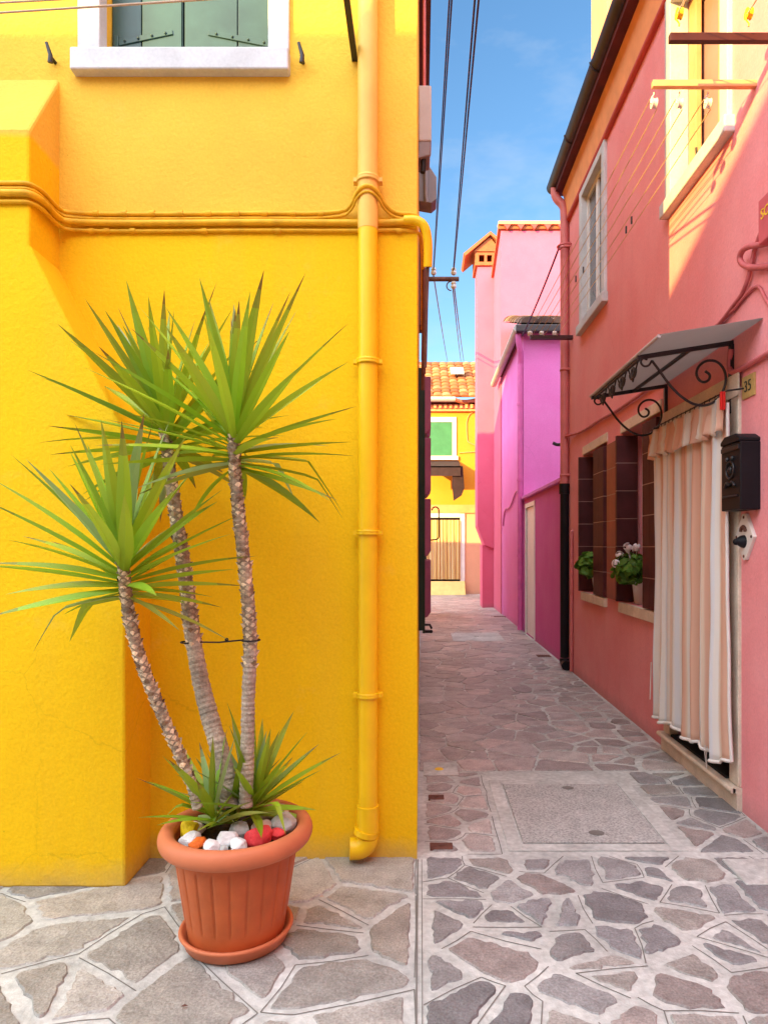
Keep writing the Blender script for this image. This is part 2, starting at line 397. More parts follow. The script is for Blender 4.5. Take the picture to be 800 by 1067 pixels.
def tag(o, label=None, cat=None, group=None, kind=None):
    if label: o['label'] = label
    if cat: o['category'] = cat
    if group: o['group'] = group
    if kind: o['kind'] = kind
    return o
def thing(name, label, cat, loc, group=None):
    o = bpy.data.objects.new(name, None); COL.objects.link(o); o.location = loc; o.empty_display_size = .1
    ORIG[o.name] = Vector(loc)
    return tag(o, label, cat, group)

def at(px, py, Y): return ((px - 438) * Y / F, Y, EYE - (py - 570) * Y / F)       # a photo point at a given distance
def arc(c, r, a0, a1, ax, n=10):
    """points on a circle; ax = two unit axes"""
    u, w = Vector(ax[0]), Vector(ax[1])
    return [Vector(c) + u * r * math.cos(a0 + (a1 - a0) * i / n) + w * r * math.sin(a0 + (a1 - a0) * i / n) for i in range(n + 1)]
def sag(a, b, d, n=14):
    a = Vector(a); b = Vector(b)
    return [a.lerp(b, i / n) - Vector((0, 0, d * 4 * (i / n) * (1 - i / n))) for i in range(n + 1)]

def panel(mb, axis, at_, u0, u1, v0, v1, holes, depth):
    """wall sheet in plane axis=at_ with rectangular holes and their reveals; u runs along the other horizontal axis, v is z"""
    us = sorted({u0, u1} | {h[0] for h in holes} | {h[1] for h in holes})
    vs = sorted({v0, v1} | {h[2] for h in holes} | {h[3] for h in holes})
    P = (lambda u, v, d=0: (u, at_ + d, v)) if axis == 'y' else (lambda u, v, d=0: (at_ + d, u, v))
    for i in range(len(us) - 1):
        for j in range(len(vs) - 1):
            a, b, c, d = us[i], us[i + 1], vs[j], vs[j + 1]
            um, vm = (a + b) / 2, (c + d) / 2
            if any(h[0] < um < h[1] and h[2] < vm < h[3] for h in holes): continue
            mb.quad(P(a, c), P(b, c), P(b, d), P(a, d))
    for (a, b, c, d) in holes:
        for (p, q) in (((a, c), (b, c)), ((b, c), (b, d)), ((b, d), (a, d)), ((a, d), (a, c))):
            mb.quad(P(*p), P(*q), P(*q, depth), P(*p, depth))

def roof_tiles(mb, o, ud, vd, U, V, pitch=.21, course=.36, h=.05, cols=((.50, .16, .06), (.62, .24, .09), (.42, .13, .06), (.66, .32, .15))):
    """rows of half-round clay tiles, every tile a little different"""
    o = Vector(o); ud = Vector(ud).normalized(); vd = Vector(vd).normalized(); nn = ud.cross(vd).normalized()
    if nn.z < 0: nn = -nn
    nu = max(1, int(U / pitch)); nv = max(1, int(V / course)); k = 6
    for i in range(nu):
        for j in range(nv):
            c = random.choice(cols); f = random.uniform(.75, 1.2); mb.c = tuple(x * f for x in c)
            jx = random.uniform(-.008, .008); lift = random.uniform(0, .006)
            vs = []
            for (t, e) in ((j * course - .03, .022 + lift), ((j + 1) * course, .0)):
                rr = pitch * (.60 if t < j * course else .50)
                for q in range(k + 1):
                    a = PI * q / k
                    vs.append(o + ud * (i * pitch + pitch / 2 - math.cos(a) * rr + jx) + vd * t + nn * (math.sin(a) * h + e))
            n0 = k + 1
            mb.smooth = True
            mb.add(vs, [(q, q + 1, n0 + q + 1, n0 + q) for q in range(k)]); mb.smooth = False
            mb.add(vs[:n0], [tuple(range(n0))])
    mb.c = (.2, .09, .05)
    mb.quad(o, o + ud * U, o + ud * U + vd * V, o + vd * V)
    mb.c = None

# ------------------------------------------------------------------ ground
WX = 1.758           # the coral wall
FY = 3.212           # the yellow front
g = MB(); g.quad((-400, -400, -.012), (400, -400, -.012), (400, 800, -.012), (-400, 800, -.012))
tag(g.build('ground', M_ground, loc=(0, 0, -.012)), kind='structure')
g = MB(); g.quad((-7, -4.9, 0), (WX + .05, -4.9, 0), (WX + .05, 21.4, 0), (-7, 21.4, 0))
tag(g.build('paving_bed', M_mort, loc=(0, 0, 0)), kind='structure')

def clip(poly, nx, ny, d):
    out = []
    for i in range(len(poly)):
        a, b = poly[i], poly[(i + 1) % len(poly)]
        da = a[0] * nx + a[1] * ny - d; db = b[0] * nx + b[1] * ny - d
        if da <= 0: out.append(a)
        if (da < 0 < db) or (db < 0 < da):
            t = da / (da - db); out.append((a[0] + (b[0] - a[0]) * t, a[1] + (b[1] - a[1]) * t))
    return out

PAL_L = [(.345, .335, .305), (.38, .37, .34), (.31, .30, .28), (.36, .335, .30), (.33, .32, .30), (.30, .29, .27)]
PAL_R = [(.235, .240, .245), (.26, .262, .262), (.225, .228, .236), (.29, .275, .255), (.27, .238, .225), (.20, .20, .206), (.245, .245, .245)]
PAL_A = [(.37, .33, .315), (.33, .30, .29), (.41, .35, .33), (.31, .28, .265), (.38, .345, .325)]
def paving(mb, x0, x1, y0, y1, sx, sy, gap, pal, cut=True, jit=.5, rough=.012, drop=0.0):
    """crazy paving: irregular stones with ragged edges set a little proud of the cement"""
    nx = max(1, round((x1 - x0) / sx)); ny = max(1, round((y1 - y0) / sy)); cx = (x1 - x0) / nx; cy = (y1 - y0) / ny
    st = {}
    for i in range(nx):
        for j in range(ny):
            st[i, j] = (x0 + (i + .5 + random.uniform(-jit, jit)) * cx, y0 + (j + .5 + (.25 if i % 2 else -.25) + random.uniform(-jit, jit)) * cy)
    if drop:
        for k in list(st):
            if random.random() < drop: del st[k]
    for (i, j), s in st.items():
        poly = [(x0, y0), (x1, y0), (x1, y1), (x0, y1)]
        for di in range(-3, 4):
            for dj in range(-4, 5):
                t = st.get((i + di, j + dj))
                if t is None or (di == 0 and dj == 0): continue
                ex, ey = t[0] - s[0], t[1] - s[1]; L = math.hypot(ex, ey)
                if L < 1e-4: continue
                ex /= L; ey /= L
                poly = clip(poly, ex, ey, ex * (s[0] + t[0]) / 2 + ey * (s[1] + t[1]) / 2)
                if len(poly) < 3: break
            if len(poly) < 3: break
        if len(poly) < 3: continue
        full = poly
        if cut:
            mb.m = 1
            for a, b in zip(full, full[1:] + full[:1]):
                if random.random() < .42 or a > b: continue
                ex, ey = b[0] - a[0], b[1] - a[1]; L = math.hypot(ex, ey)
                if L < .08: continue
                px_, py_ = -ey / L * .0022, ex / L * .0022
                m1 = (a[0] + ex * .5 + px_ * random.uniform(-4, 4), a[1] + ey * .5 + py_ * random.uniform(-4, 4))
                for p, q in ((a, m1), (m1, b)):
                    mb.quad((p[0] - px_, p[1] - py_, .0016), (q[0] - px_, q[1] - py_, .0016), (q[0] + px_, q[1] + py_, .0016), (p[0] + px_, p[1] + py_, .0016))
            mb.m = 0
        gg = (gap(s[0], s[1]) if callable(gap) else gap) * random.uniform(.75, 1.5)
        # shrink
        ctr = (sum(p[0] for p in poly) / len(poly), sum(p[1] for p in poly) / len(poly))
        for a, b in list(zip(full, full[1:] + full[:1])):
            ex, ey = b[0] - a[0], b[1] - a[1]; L = math.hypot(ex, ey)
            if L < 1e-5: continue
            n_ = (ey / L, -ex / L)
            if n_[0] * (ctr[0] - a[0]) + n_[1] * (ctr[1] - a[1]) > 0: n_ = (-n_[0], -n_[1])
            poly = clip(poly, n_[0], n_[1], n_[0] * a[0] + n_[1] * a[1] - gg * random.uniform(.5, 1.4))
            if len(poly) < 3: break
        if len(poly) < 3: continue
        area = abs(sum(poly[k][0] * poly[(k + 1) % len(poly)][1] - poly[(k + 1) % len(poly)][0] * poly[k][1] for k in range(len(poly)))) / 2
        if area < .0015: continue
        # ragged rounded outline
        ctr = (sum(p[0] for p in poly) / len(poly), sum(p[1] for p in poly) / len(poly))
        pts = []
        for a, b in zip(poly, poly[1:] + poly[:1]):
            L = math.hypot(b[0] - a[0], b[1] - a[1]); n_ = max(1, int(L / .022))
            for k in range(n_): pts.append((a[0] + (b[0] - a[0]) * k / n_, a[1] + (b[1] - a[1]) * k / n_))
        for _ in range(1):
            pts = [((pts[k - 1][0] + 2 * p[0] + pts[(k + 1) % len(pts)][0]) / 4, (pts[k - 1][1] + 2 * p[1] + pts[(k + 1) % len(pts)][1]) / 4) for k, p in enumerate(pts)]
        seed = random.uniform(0, 90)
        rag = []
        for p in pts:
            d = mnoise.noise(Vector((p[0] * 28, p[1] * 28, seed))) * rough + mnoise.noise(Vector((p[0] * 75, p[1] * 75, seed))) * rough * .55
            ex, ey = p[0] - ctr[0], p[1] - ctr[1]; L = math.hypot(ex, ey) or 1
            rag.append((p[0] + ex / L * d, p[1] + ey / L * d))
        z = .003 + random.uniform(0, .006); n_ = len(rag)
        tx, ty = random.uniform(-.006, .006), random.uniform(-.006, .006)
        ins = []
        for p in rag:
            ex, ey = ctr[0] - p[0], ctr[1] - p[1]; L = math.hypot(ex, ey) or 1
            q = min(.006, L * .3); ins.append((p[0] + ex / L * q, p[1] + ey / L * q))
        c = random.choice(pal); f = random.uniform(.82, 1.2); mb.c = tuple(x * f * 1.2 for x in c)
        top = [(p[0], p[1], z + (p[0] - ctr[0]) * tx + (p[1] - ctr[1]) * ty) for p in ins]
        vs = [(p[0], p[1], .0005) for p in rag] + top + [(ctr[0], ctr[1], z)]
        mb.smooth = False
        mb.add(vs, [(k, (k + 1) % n_, n_ + (k + 1) % n_, n_ + k) for k in range(n_)] + [(n_ + k, n_ + (k + 1) % n_, 2 * n_) for k in range(n_)])
        mb.c = None
random.seed(21)
pv = MB()
paving(pv, -6.5, -.02, 1.2, FY + .02, .285, .215, lambda x, y: .014 + .012 * max(0, min(1, (2.75 - y) / .5)), PAL_L, True, .48, .017, .30)
paving(pv, -6.5, -.02, -4.8, 1.2, .55, .5, .013, PAL_L, False, .42)
paving(pv, .01, WX - .01, .9, 3.24, .200, .160, .022, PAL_R, True, .49, .018, .22)
paving(pv, .01, WX - .01, -4.8, .9, .36, .3, .022, PAL_R, False, .45, .013)
paving(pv, .02, .385, 3.26, 4.44, .19, .16, .020, PAL_A, True, .30)
paving(pv, 1.31, WX - .01, 3.26, 4.44, .24, .17, .017, PAL_R, True, .42)
paving(pv, -.01, WX - .01, 4.46, 9.0, .215, .165, lambda x, y: .004 + .013 * max(0, min(1, (x - .75) / .6)), PAL_A, False, .47, .010, .22)
paving(pv, -.01, WX - .01, 9.02, 21.2, .32, .27, .008, PAL_A, False, .46, .009)
tag(pv.build('paving_stones', [M_ston, M_line], loc=(0, 0, 0)), kind='structure')
# drain seam running from the corner towards the square
sm = MB()
sm.quad((-.016, -4.8, .003), (-.010, -4.8, .003), (-.010, FY - .01, .003), (-.016, FY - .01, .003))
sm.quad((.004, -4.8, .003), (.007, -4.8, .003), (.007, FY - .01, .003), (.004, FY - .01, .003))
tag(sm.build('drain_seam', M_line), kind='structure')
# cement surround and slab
fr = MB()
fr.box(.42, .49, 3.29, 4.29, .001, .005); fr.box(1.2, 1.275, 3.29, 4.29, .001, .005)
fr.box(.49, 1.2, 3.29, 3.365, .001, .005); fr.box(.49, 1.2, 4.215, 4.29, .001, .005)
tag(fr.build('slab_surround', M_mort, bevel=.002), kind='structure')
def hole_disc(mb, x, y, r, z):
    mb.add([(x + r * math.cos(2 * PI * k / 16), y + r * .8 * math.sin(2 * PI * k / 16), z) for k in range(16)], [tuple(range(16))])
t = thing('manhole_slab', 'square pebble aggregate manhole slab set flat in the alley mouth', 'manhole cover', (.845, 3.79, 0))
a = MB(); a.box(.50, 1.19, 3.375, 4.205, .001, .009); a.build('slab', M_agg, t, bevel=.003)
for (hx, hy, s) in ((.88, 4.13, .035), (.885, 3.48, .04)):
    h = MB(); hole_disc(h, hx, hy, s, .0115); h.build('lifting_hole', M_line, t)
t = thing('water_cover', 'small pale stone cover with a brass valve cap beside the yellow corner', 'utility cover', (.13, 4.5, 0))
a = MB(); a.box(.02, .24, 4.37, 4.62, .001, .011); a.build('plate', M_mort, t, bevel=.003)
a = MB(); a.lathe([(.0, .016), (.022, .016), (.03, .011)], (.12, 4.48, 0), 16); a.build('valve_cap', M_yplast, t)
t = thing('water_cover', 'pale cement cover with a round finger hole at foot of the coral wall', 'utility cover', (1.55, 3.1, 0))
a = MB(); a.box(1.39, 1.72, 2.95, 3.19, .001, .012); a.build('plate', M_mort, t, bevel=.003)
a = MB(); hole_disc(a, 1.55, 3.02, .025, .0145); a.build('finger_hole', M_line, t)
for (x, y, w, d, lab) in ((.10, 3.33, .055, .035, 'tiny rusty iron cover in the cement nearest the yellow corner'),
                          (.09, 3.98, .045, .035, 'tiny rusty iron cover just before the brass capped plate')):
    a = MB(); a.box(x - w, x + w, y - d, y + d, .001, .012); a.box(x - .012, x + .012, y - .008, y + .008, .012, .016)
    tag(a.build('iron_cover', M_iron, bevel=.002), lab, 'utility cover', 'small iron covers in the paving')
for (px, py, w, lab) in ((566, 684, .09, 'dark iron grating in alley floor before the black pipe'), (522, 643, .15, 'dark iron grating at foot of the magenta wall')):
    Y = F * EYE / (py - 570); x = (px - 438) * Y / F
    a = MB(); a.box(x - w, x + w, y0 := Y - .09, Y + .09, .001, .010)
    for k in range(5): a.box(x - w + .02 + k * (2 * w - .04) / 5, x - w + .02 + k * (2 * w - .04) / 5 + .012, Y - .07, Y + .07, .010, .014)
    tag(a.build('drain_grating', M_iron), lab, 'drain grating')
a = MB(); a.box(.50, 1.30, 10.6, 11.6, .001, .012); a.box(.86, .94, 11.08, 11.12, .012, .02)
tag(a.build('manhole_slab', M_mort, bevel=.004), 'plain grey slab across the middle of the alley by the white door', 'manhole cover')

# ------------------------------------------------------------------ opposite side of the square (behind the viewer), casts the square's shade
t = thing('cream_house', 'long cream house across the small square, facing the yellow front', 'house', (-4, -5.5, 0))
a = MB(); a.box(-20, 8, -11, -5, 0, 6.79); a.build('wall', M_opp, t)
a = MB(); a.box(-20.1, 8.1, -11.2, -4.97, 6.79, 6.89); a.build('eave', M_soffit, t)

# ------------------------------------------------------------------ yellow house
YX = -.016
yh = thing('yellow_house', 'bright yellow rendered house with a projecting chimney breast at the alley corner', 'house', (-4, FY, 0))
YH = 6.55; YEND = 9.5
a = MB()
WIN = (-1.485, -.70, 3.72, 5.05)
panel(a, 'y', FY, -9, YX, 0, YH, [WIN], .13)
SW1 = (5.8, 6.6, .84, 2.78)
panel(a, 'x', YX, FY, YEND, 0, YH, [SW1], -.15)
a.quad((-9, YEND, 0), (YX, YEND, 0), (YX, YEND, YH), (-9, YEND, YH)); a.quad((-9, FY, 0), (-9, YEND, 0), (-9, YEND, YH), (-9, FY, YH))
a.quad((-9, FY, YH), (YX, FY, YH), (YX, YEND, YH), (-9, YEND, YH))
a.quad((YX - .15, 5.8, .84), (YX - .15, 6.6, .84), (YX - .15, 6.6, 2.78), (YX - .15, 5.8, 2.78))
a.build('wall', M_yel, yh)
# chimney breast
cf = 2.94
a = MB()
front = [(-3.4, 0), (-1.254, 0), (-1.254, 1.92), (-1.662, 2.736), (-1.662, 3.226), (-3.0, 3.226), (-3.0, 2.736), (-3.4, 1.92)]
n = len(front)
back = [(-3.4, 0), (-1.254, 0), (-1.254, 1.92), (-1.677, 2.736), (-1.677, 3.636), (-3.0, 3.636), (-3.0, 2.736), (-3.4, 1.92)]
a.add([(x, cf, z) for x, z in front] + [(x, FY + .01, z) for x, z in back], [tuple(range(n))] + [(i, (i + 1) % n, n + (i + 1) % n, n + i) for i in range(n)])
a.build('chimney_breast', M_yel2, yh, bevel=.012)
a = MB(); a.box(-9.2, YX + .10, FY - .10, YEND + .1, YH + .002, YH + .08); rb = a.build('roof', M_soffit, yh)
a = MB(); roof_tiles(a, (-9.2, FY - .12, YH + .09), (1, 0, 0), (0, 1, .0001), 9.3, 6.5); a.build('roof_tile_cover', M_tile, rb)
# window
w = MB(); w.box(-1.583, -1.481, FY - .022, FY + .06, 3.741, 5.06); w.box(-.704, -.607, FY - .022, FY + .06, 3.741, 5.06); w.box(-1.583, -.607, FY - .022, FY + .06, 5.06, 5.16)
win = w.build('window', M_marble, yh, bevel=.006)
w = MB(); w.box(-1.603, -.604, FY - .055, FY + .128, 3.636, 3.739); w.build('window_sill', M_marble, win, bevel=.008)
def board_leaf(xs, y, z0, z1, strap):
    b = MB()
    for x0, x1 in zip(xs, xs[1:]): b.box(x0 + .003, x1 - .003, y, y + .03, z0, z1)
    b.box(xs[0], xs[-1], y + .012, y + .026, z0, z1)
    b.m = 1
    (sx0, sz0), (sx1, sz1) = strap
    d = Vector((sx1 - sx0, 0, sz1 - sz0)); nrm = Vector((-d.z, 0, d.x)).normalized() * .016
    p, q = Vector((sx0, y - .006, sz0)), Vector((sx1, y - .006, sz1))
    vs = [p - nrm, q - nrm * .7, q + nrm * .7, p + nrm]; b.add(vs + [v + Vector((0, .0055, 0)) for v in vs], [(0, 1, 2, 3), (0, 4, 5, 1), (1, 5, 6, 2), (2, 6, 7, 3), (3, 7, 4, 0)])
    for k in range(4):
        c = p.lerp(q, .12 + .25 * k); b.ball((c.x, c.y - .002, c.z), .007, 8)
    b.box(sx0 - .02 if sx0 < sx1 else sx0 - .0, sx0 + .0 if sx0 < sx1 else sx0 + .02, y - .009, y, sz0 - .03, sz0 + .03)
    return b
board_leaf([-1.484, -1.34, -1.146], 3.325, 3.742, 5.05, ((-1.45, 3.875), (-1.19, 3.925))).build('shutter', [M_teal, M_teal], win, bevel=.004)
board_leaf([-1.138, -.88, -.701], 3.33, 3.742, 5.05, ((-.715, 3.87), (-1.02, 3.925))).build('shutter', [M_teal, M_teal], win, bevel=.004)
a = MB(); a.box(-1.484, -.701, 3.358, 3.37, 3.70, 5.05); a.build('backing', M_dark, win)
# alley side: folded shutters
a = MB(); a.box(YX + .001, .016, 5.20, 5.78, .82, 2.80); a.box(.016, .034, 5.20, 5.75, .80, 2.82); sh = a.build('shutter', M_dgreen, yh, bevel=.003); tag(sh, 'dark green shutter folded back flat against the alley side')
a = MB(); a.tube([(.034, 5.25, .86), (.07, 5.25, .86), (.085, 5.25, .83)], .009, 8); a.box(.034, .075, 5.22, 5.27, .80, .82); a.ball((.08, 5.24, .81), .014); a.build('shutter_hook', M_blackp, sh)
a = MB()
z = .72
while z < 3.15:
    a.prism([(YX + .001, z), (.07, z + .02), (.105, z + .07), (.105, z + .60), (YX + .001, z + .60)], 'y', 7.0, 7.5); z += .62
sh = a.build('shutter', M_mauve, yh, bevel=.01); tag(sh, 'mauve panelled shutter folded back further along the alley side')
a = MB(); a.tube(arc((.15, 6.98, 1.82), .035, PI, 0, ((1, 0, 0), (0, 0, 1)), 8) + [Vector((.185, 6.98, 1.60))] + arc((.15, 6.98, 1.56), .035, 0, -PI / 2, ((1, 0, 0), (0, 0, 1)), 5) + [Vector((.10, 6.98, 1.52))], .007, 8)
a.build('shutter_hook', M_blackp, sh)

# facade cables (three runs that wrap the chimney breast and hop the downpipe)
def cable_path(z, off, hop, y_hop=0.0):
    p = [(-3.0, cf - off, z), (-1.70, cf - off, z), (-1.662 + off * .6, cf - off * .6, z), (-1.64 + off * .4, cf + .06, z), (-1.655 + off * .2, FY - off - .06, z), (-1.63, FY - off, z), (-1.2, FY - off, z - .002), (-.8, FY - off, z + .003)]
    if hop:
        p += [(-.36, FY - off, z)] + [(-.24 - .075 * math.cos(b), FY - off - .09 * math.sin(b), z + hop * math.sin(b)) for b in [PI * k / 8 for k in range(1, 8)]] + [(-.12, FY - off, z)]
    return p
def smooth_path(p, it=2):
    p = [Vector(q) for q in p]
    for _ in range(it):
        q = [p[0]]
        for a_, b_ in zip(p, p[1:]): q += [a_.lerp(b_, .25), a_.lerp(b_, .75)]
        p = q + [p[-1]]
    return p
def clips(z, off, r, xs, t):
    for x in xs:
        mb = MB(); mb.tube([(x - .012, FY - off, z), (x + .012, FY - off, z)], r, 8); mb.build('cable_clip', M_ycable, t)
clip_x = [-1.5 + .13 * k for k in range(9)]
t = thing('wall_cable', 'thin upper yellow painted cable run with many clips along the yellow front', 'cable', (-1, FY, 2.993), 'cables clipped across the yellow front')
a = MB(); a.tube(smooth_path(cable_path(2.993, .012, .085) + [(-.02, FY - .012, 2.993), (.012, FY + .05, 2.97), (.012, 4.6, 2.96)]), .010, 8); a.tube(smooth_path(cable_path(2.972, .012, .08) + [(-.02, FY - .012, 2.972), (.012, FY + .05, 2.95), (.012, 4.6, 2.94)]), .006, 6); a.build('cable', M_ycable, t)
clips(2.993, .012, .015, clip_x, t)
t = thing('wall_cable', 'thick yellow conduit in the middle of the cable run, bending round the corner', 'cable', (-1, FY, 2.948), 'cables clipped across the yellow front')
pth = cable_path(2.948, .02, 0) + [(-.33, FY - .02, 2.948), (-.15, FY - .02, 2.948), (-.06, FY - .025, 2.952)]
a = MB(); a.tube(smooth_path(pth), .015, 10); a.build('conduit', M_ycable, t)
a = MB(); a.tube(smooth_path([(-.075, FY - .03, 2.955), (-.02, FY - .035, 2.955), (.022, FY - .03, 2.93), (.036, FY - .005, 2.86), (.034, FY + .02, 2.76)]), .021, 10); a.build('conduit_elbow', M_ypaint, t)
a = MB(); a.tube([(.034, FY + .02, 2.76), (.028, FY + .06, 2.6), (.022, FY + .06, 2.3)], .008, 8); a.build('conduit_tail', M_iron, t)
t = thing('wall_cable', 'thin lower yellow cable just under the thick conduit', 'cable', (-1, FY, 2.913), 'cables clipped across the yellow front')
a = MB(); a.tube(smooth_path(cable_path(2.915, .010, 0) + [(-.3, FY - .010, 2.915), (-.02, FY - .012, 2.92), (.012, FY + .05, 2.90), (.012, 4.6, 2.90)]), .009, 8); a.build('cable', M_ycable, t)
clips(2.915, .010, .013, [-1.52, -1.45, -1.33, -1.0, -.66, -.1], t)

# downpipe
t = thing('downpipe', 'yellow painted downpipe with collars ending in a bent spout on the yellow front', 'downpipe', (-.2406, 3.158, 0))
pc = (-.2406, 3.158)
a = MB(); a.tube([(pc[0], pc[1], .15), (pc[0], pc[1], 2.90)], .044, 24); a.build('pipe', M_ypaint, t)
a = MB(); a.tube([(pc[0], pc[1], 2.90), (pc[0], pc[1], 6.5)], .0455, 24); tag(a.build('pipe', M_ypale, t), 'faded pale upper length of the downpipe')
a = MB(); a.tube([(pc[0], pc[1], .27), (pc[0], pc[1], .15)], .050, 24); a.tube(arc((pc[0] - .052, pc[1], .125), .052, 0, -PI / 2, ((1, 0, 0), (0, 0, 1)), 10) + [Vector((pc[0] - .082, pc[1] - .004, .0735))], .049, 24)
a.tube([(pc[0] - .01, pc[1], .135), (pc[0] - .004, pc[1], .16)], .056, 24)
a.build('spout', M_ypaint, t)
for py in (188, 377, 555, 724):
    zc = EYE - (py - 570) * 3.158 / F
    a = MB(); a.lathe([(.046, -.012), (.052, -.012), (.052, -.004), (.050, 0), (.052, .004), (.052, .012), (.046, .012)], (pc[0], pc[1], zc), 28)
    a.box(pc[0] - .066, pc[0] - .050, pc[1] - .01, pc[1] + .03, zc - .009, zc + .009); a.box(pc[0] + .050, pc[0] + .066, pc[1] - .01, pc[1] + .03, zc - .009, zc + .009)
    a.tube([(pc[0], pc[1] + .04, zc), (pc[0], FY + .01, zc)], .008, 8)
    a.build('collar', M_ypale if py < 200 else M_ypaint, t)

# shutter dogs, laundry rod, ropes across the top of the picture
for x, lab in ((-1.695, 'dark iron shutter catch left of the green shuttered window'), (-.544, 'dark iron shutter catch right of the green shuttered window')):
    a = MB(); a.tube([(x, FY + .01, 3.70), (x, FY - .05, 3.70)], .008, 8); a.tube([(x, FY - .045, 3.67), (x + .004, FY - .05, 3.70), (x - .012, FY - .055, 3.755)], [.012, .010, .007], 8)
    tag(a.build('shutter_catch', M_black), lab, 'shutter catch', 'iron shutter catches')
t = thing('laundry_rod', 'dark iron rod jutting out of the yellow front beside the downpipe', 'laundry rod', (-.305, FY, 3.72))
a = MB(); a.box(-.318, -.292, 2.5, FY + .01, 3.706, 3.732); a.build('rod', M_black, t)
a = MB(); a.tube(arc((-.305, 2.7, 3.672), .02, 0, 2 * PI, ((1, 0, 0), (0, 0, 1)), 12), .004, 6); a.build('ring', M_black, t)
for dz, e, lab in ((0, .085, 'upper pale clothesline rope in front of the green shutters'), (-.028, .10, 'lower pale clothesline rope in front of the green shutters')):
    a = MB(); a.tube(sag((-.305, 2.7, 3.655 + dz), (-6.0, 2.7, 3.655 + dz - e * 3.2), .02, 20), .0045, 6)
    tag(a.build('clothesline', M_rope), lab, 'clothesline', 'ropes across the yellow front')

# alley side of the yellow house: boxes, conduits, bracket
t = thing('junction_box', 'tall pale grey junction box on the alley side near the top', 'junction box', (.04, 5.0, 4.3))
a = MB(); a.box(YX + .001, .078, 4.95, 5.16, 4.36, 4.76); a.build('case', M_grey, t, bevel=.01)
a = MB(); a.prism([(YX + .001, 4.36), (.072, 4.36), (.066, 4.26), (YX + .001, 4.24)], 'y', 4.955, 5.155); a.build('base', M_greyd, t, bevel=.006)
a = MB(); a.tube([(.02, 5.0, 4.27), (.02, 5.0, 4.20), (.015, 5.0, 4.16)], .02, 10); a.build('cable_gland', M_blackp, t)
t = thing('junction_box', 'smaller dark grey slanted box under the tall grey junction box', 'junction box', (.05, 6.3, 4.55))
a = MB(); a.prism([(YX + .001, 4.58), (.10, 4.56), (.145, 4.60), (.145, 4.80), (.08, 4.90), (YX + .001, 4.92)], 'y', 6.25, 6.45); a.build('case', M_greyd, t, bevel=.008)
a = MB(); a.tube([(.02, 6.23, 4.86), (.05, 6.22, 4.84), (.05, 6.22, 4.62), (.06, 6.22, 4.55)], .018, 10); a.build('cable_gland', M_greyd, t)
a = MB(); a.tube([(.028, 5.05, 4.77), (.028, 5.05, 6.5)], .011, 8)
tag(a.build('wall_conduit', M_pinkc), 'faded pink conduit rising from the grey junction box', 'conduit')
for (x, y, r, lab) in ((.02, 3.6, .012, 'rust brown conduit running down closest to the yellow corner'), (.022, 3.9, .013, 'middle one of three rust brown conduits behind the yellow corner'), (.02, 4.3, .012, 'farthest of three rust brown conduits behind the yellow corner')):
    a = MB(); a.tube([(x, y, 2.9), (x, y, 2.7), (x - .005, y + .1, 2.45)], r, 8); tag(a.build('wall_conduit', M_iron), lab, 'conduit', 'rust brown conduits on the alley side')
a = MB(); a.box(YX + .001, .03, 6.7, 6.95, 3.6, 4.45); a.prism([(.031, 3.65), (.05, 3.68), (.05, 4.38), (.031, 4.42)], 'y', 6.72, 6.93); tag(a.build('junction_box', M_iron), 'rust brown flat box below the dark grey slanted one', 'junction box')
t = thing('wire_bracket', 'brown iron arm with white insulators carrying the black overhead wires', 'wire bracket', (.2, 9.0, 4.94))
a = MB(); a.tube([(YX - .01, 9.0, 4.94), (.50, 9.0, 4.94)], .03, 10); a.build('arm', M_iron, t)
INS = ((.17, 5.02), (.43, 5.02), (.43, 4.84))
for (x, z) in INS:
    a = MB(); a.lathe([(.0, .07), (.025, .065), (.035, .04), (.02, .03), (.035, .015), (.035, -.01), (.015, -.03), (.0, -.03)], (x, 9.0, z), 14); a.build('insulator', M_ceram, t)
a = MB(); a.tube(arc((.40, 9.0, 4.85), .06, PI / 2, 3 * PI / 2, ((1, 0, 0), (0, 0, 1)), 8), .008, 6); a.build('hook', M_iron, t)
# overhead wires
ends = []
for i, (x0, dz) in enumerate(((468, 0), (470.5, 0), (494.5, 0), (498.5, 0))):
    tx = (.165, .175, .425, .435)[i]
    A = Vector((tx, 9.0, 5.06)); B = Vector(at(x0, 0, 3.4))
    d = (B - A); C = A + d * ((-4.95 - 9.0) / d.y)
    a = MB(); a.tube([A, A.lerp(B, .5), B, C], .0046 + .001 * (i > 1), 6)
    tag(a.build('overhead_wire', M_wire), ['outer left black overhead wire of the left pair', 'inner right black overhead wire of the left pair', 'left black overhead wire of the thicker right pair', 'right black overhead wire of the thicker right pair'][i], 'wire', 'black overhead wires along the alley')
for i, (px, x0, z0) in enumerate(((466, .17, 4.98), (480, .42, 4.82), (483, .44, 4.82))):
    a = MB(); a.tube(sag((x0, 9.0, z0), at(px, 376, 24.0), .05), .009, 6)
    tag(a.build('overhead_wire', M_wire), ['single thin black wire from the bracket down to the tiled roof', 'left wire of the pair running down to the tiled roof', 'right wire of the pair running down to the tiled roof'][i], 'wire', 'thin wires to the far roof')

# low house behind the yellow one (keeps its roof below the light that reaches the pink house)
t = thing('ochre_house', 'low ochre house hidden behind the yellow one', 'house', (-3, 12, 0))
a = MB(); a.box(-9, YX - .01, YEND + .11, 15.2, 0, 3.7); a.build('wall', M_low, t)
a = MB(); a.box(-9.05, .06, YEND + .12, 15.3, 3.702, 3.80); a.build('roof', M_soffit, t)

